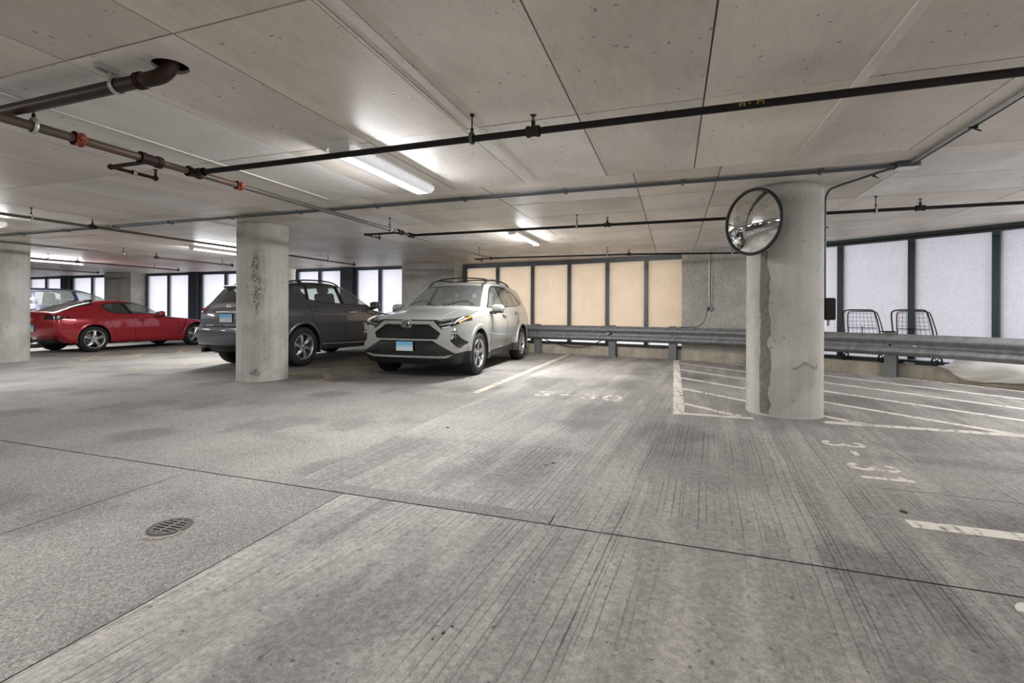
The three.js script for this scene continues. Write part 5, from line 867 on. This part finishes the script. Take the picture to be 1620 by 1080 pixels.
// ---- red four-door coupe
{
  const paint = phy({ color: 0x9c1423, roughness: .3, metalness: .25, clearcoat: 1, clearcoatRoughness: .03 });
  const c = buildCar({
    name: 'sports_coupe', label: 'glossy red four-door sports coupe parked nose-in by the windows', pos: [-14.83, 0, -11.61], turn: -Math.PI / 2, L: 4.43, W0: .885, paint, res: .02,
    side: [[.2, .16, 1], [.05, .26], [0, .42], [.08, .58], [.3, .70], [.65, .79], [1.0, .845], [1.35, .885], [1.66, .935, 1], [1.98, 1.11], [2.3, 1.245], [2.7, 1.325], [3.05, 1.338], [3.45, 1.30], [3.85, 1.20], [4.18, 1.075], [4.33, 1.03], [4.40, 1.015, 1], [4.405, .93], [4.43, .78], [4.43, .58], [4.38, .44], [4.28, .34], [4.2, .25, 1], [.7, .15, 1]],
    wy: [[.12, .80], [.22, .835], [.32, .85], [.45, .86], [.6, .872], [.75, .87], [.86, .855], [.94, .825], [1.0, .785], [1.1, .72], [1.25, .63], [1.32, .575], [1.4, .5]],
    px: [[0, .80], [.2, .90], [.5, .98], [.85, 1.005], [1.5, .985], [2.3, .965], [3.0, .985], [3.6, 1.01], [4.0, .975], [4.25, .92], [4.43, .83]], ph: [[0, 1], [2.4, 1], [3.1, .97], [3.7, .90], [4.4, .80]],
    belt: .93, bowF: .25, bowR: .2, crown: .05, k: .07, xf: .86, xr: 3.565, wyc: .335, Ra: .362, zin: .58, flare: true, flareT: .012, flareW: .885, bulge: .022, R: .328, rim: .235, tw: .225, zw: .872, floorY: .19,
    style: { n: 5, w0: .058, w1: .062, phase: .35 }, cab: [1.75, 4.0], seats: [[2.55, .34], [2.55, -.34], [3.2, .32], [3.2, -.32]], seatY: .48, seatMat: CM.clothDark, lining: std({ color: 0x77756f, roughness: .95 }), dash: [1.9, .86], driver: .34, mirror: [1.96, .975, .93],
    parts: [
      { name: 'windshield', glass: 1, mat: CM.glass, off: -.004, fn: (x, y, z) => Math.max(.945 - y, y - 1.285, Math.abs(z) - (.66 - (y - .95) * .5), x - 2.55) },
      { name: 'rear_window', glass: 1, mat: CM.glass, off: -.004, skirt: .008, fn: (x, y, z) => Math.max(3.52 - x, x - 4.24, Math.abs(z) - (.575 - (x - 3.5) * .03), 1.03 - y) },
      { name: 'side_window', glass: 1, both: 1, view: 'side', mat: CM.glass, off: -.005, skirt: .008, poly: [[2.74, 1.255, 1], [2.45, 1.245], [2.2, 1.18], [1.97, 1.06], [1.86, .97, 1], [2.62, .985, 1]] },
      { name: 'side_window', glass: 1, both: 1, view: 'side', mat: CM.tint, off: -.005, skirt: .008, poly: [[3.27, 1.17], [3.15, 1.225], [2.86, 1.25, 1], [2.72, .99, 1], [3.1, 1.01]] },
      { name: 'pillar_cover', both: 1, view: 'side', mat: CM.gloss, poly: [[3.31, 1.17], [3.16, 1.245], [2.75, 1.275], [2.43, 1.262], [2.17, 1.195], [1.93, 1.065], [1.83, .965, 1], [2.65, .972], [3.12, .995]] },
      { name: 'window_surround', mat: CM.gloss, fn: (x, y, z) => Math.max(3.47 - x, x - 4.28, Math.abs(z) - (.615 - (x - 3.5) * .03), 1.015 - y) },
      { name: 'tail_light', both: 1, mat: CM.lensDark, off: .002, skirt: .008, fn: (x, y, z) => Math.max(Math.abs(y - .885) - (.06 - .16 * Math.max(0, 4.32 - x)), 4.06 - x, .42 - Math.abs(z)) },
      { name: 'bumper_valance', mat: CM.trim, fn: (x, y, z) => Math.max(y - .34 + .1 * sstep(.5, .8, Math.abs(z)), 4.05 - x) },
    ],
  });
  const { t, line, surfR, surfZ } = c;
  line('door_seam', [[1.62, .93], [1.42, .76], [1.36, .5], [1.42, .27]], .004, CM.gap); line('door_seam', [[2.66, .975], [2.62, .7], [2.58, .45], [2.56, .25]], .004, CM.gap); line('door_seam', [[3.36, 1.17], [3.34, 1.0], [3.22, .78], [3.10, .55], [3.04, .32], [2.9, .26]], .004, CM.gap); line('sill_seam', [[1.42, .255], [2.2, .25], [2.95, .26]], .004, CM.gap);
  line('fender_vent', [[1.20, .70], [1.24, .58], [1.31, .40]], .012, CM.gap); line('body_crease', [[1.3, .33], [2.2, .335], [3.0, .36]], .004, paint);
  line('trunk_seam', [[-.6, .96], [0, .965], [.6, .96]], .004, CM.gap, { view: 'rear' });
  for (const s of [1, -1]) { const z = surfZ(2.42, .79), h = mesh('door_handle', rbox(.2, .03, .02, .01, 2.42, .795, s * (z + .02)), paint, t); mesh('handle_cup', rbox(.12, .05, .008, .003, 2.42, .79, s * (z + .0)), CM.gap, h); mesh('exhaust_tip', cyl(V(4.12, .29, s * .52), V(4.4, .3, s * .52), .045, .047, 20), CM.alloyDark, t);
    for (const [x, y, r] of [[4.26, .885, .05], [4.165, .89, .03]]) { const zz = surfZ(x, y); const g = T(new THREE.SphereGeometry(1, 18, 12).scale(r, r, .02), x, y, s * (zz - .004)); mesh('tail_lens', g, x > 4.2 ? CM.lensClear : CM.red, t); } }
  const bx = surfR(0, .84) + .006; mesh('badge', T(new THREE.TorusGeometry(.045, .006, 8, 30).rotateY(Math.PI / 2).scale(1, .8, 1), bx, .84, 0), CM.chrome, t); mesh('badge_wing', tube([V(bx, .86, -.035), V(bx, .835, 0), V(bx, .86, .035)], .006, 14, 6), CM.chrome, t);
  const px = surfR(0, .62) + .01; mesh('licence_plate', T(rbox(.012, .155, .305, .004), px, .62, 0), plateMat, t);
}
// ---- dark blue car behind the coupe
{
  const paint = phy({ color: 0x1a2136, roughness: .3, metalness: .3, clearcoat: 1, clearcoatRoughness: .04 });
  const c = buildCar({
    name: 'estate_car', label: 'dark blue car with cream seats standing behind the red coupe', pos: [-17.8, 0, -11.95], turn: -Math.PI / 2, L: 4.7, W0: .92, paint, res: .03,
    side: [[.16, .24, 1], [.02, .4], [0, .62], [.06, .84], [.3, .98], [.8, 1.06], [1.3, 1.14, 1], [1.72, 1.40], [2.1, 1.58], [2.5, 1.68], [3.0, 1.71], [3.6, 1.69], [4.2, 1.61], [4.42, 1.56, 1], [4.6, 1.2], [4.68, 1.0], [4.7, .7], [4.66, .45], [4.5, .3], [.6, .23, 1]],
    wy: [[.2, .80], [.3, .86], [.5, .905], [.75, .92], [1.0, .91], [1.1, .89], [1.2, .85], [1.4, .765], [1.6, .67], [1.7, .6], [1.8, .54]], px: [[0, .85], [.2, .94], [.6, 1], [3.9, 1], [4.4, .95], [4.7, .86]], ph: [[0, 1], [2.6, 1], [4, .96], [4.7, .88]],
    belt: 1.12, bowF: .2, bowR: .15, crown: .06, k: .08, xf: .93, xr: 3.72, wyc: .37, Ra: .40, zin: .6, flare: true, flareT: .012, flareW: .925, R: .35, rim: .235, tw: .225, zw: .905, floorY: .26,
    style: { n: 7, w0: .04, w1: .045 }, cab: [1.3, 4.4], seats: [[2.45, .37], [2.45, -.37], [3.4, .4], [3.4, -.4]], seatY: .72, seatMat: CM.clothDark, dash: [1.6, 1.02], driver: .37, mirror: [1.62, 1.2, 1.0],
    parts: [
      { name: 'windshield', glass: 1, mat: CM.glass, fn: (x, y, z) => Math.max(polyWS2(Math.abs(z), y), 1.0 - x, x - 2.35) },
      { name: 'rear_window', glass: 1, mat: CM.tint, fn: (x, y, z) => Math.max(1.2 - y, y - 1.54, Math.abs(z) - .62, 4.3 - x) },
      { name: 'side_window', glass: 1, both: 1, view: 'side', mat: CM.glass, off: -.005, skirt: .01, poly: [[2.6, 1.62, 1], [2.4, 1.60], [2.1, 1.52], [1.68, 1.27], [1.62, 1.22, 1], [2.55, 1.215, 1]] },
      { name: 'side_window', glass: 1, both: 1, view: 'side', mat: CM.glass, off: -.005, skirt: .01, poly: [[3.56, 1.60, 1], [2.7, 1.62, 1], [2.66, 1.215, 1], [3.6, 1.225, 1]] },
      { name: 'quarter_window', glass: 1, both: 1, view: 'side', mat: CM.glass, off: -.005, skirt: .01, poly: [[4.12, 1.52, 1], [3.64, 1.595, 1], [3.68, 1.23, 1], [4.2, 1.28, 1]] },
      { name: 'tail_light', both: 1, mat: CM.lensDark, fn: (x, y, z) => Math.max(Math.abs(y - 1.05) - .09, 4.45 - x, .5 - Math.abs(z)) },
    ],
  });
  c.line('window_chrome', [[1.6, 1.205], [2.6, 1.2], [3.6, 1.21], [4.25, 1.265], [4.15, 1.535], [3.6, 1.615], [2.6, 1.64], [2.08, 1.545], [1.6, 1.235]], .008, CM.silver, { closed: true });
  c.line('door_seam', [[2.6, 1.2], [2.6, .4]], .004, CM.gap); for (const x of [2.4, 3.4]) for (const s of [1, -1]) mesh('door_handle', rbox(.22, .03, .022, .01, x, 1.08, s * (c.surfZ(x, 1.08) + .022)), CM.silver, c.t);
  c.line('rear_mirror_stem', [[1.62, 1.2], [1.64, 1.21]], .01, CM.trim);
}
renderer.render(scene, camera);
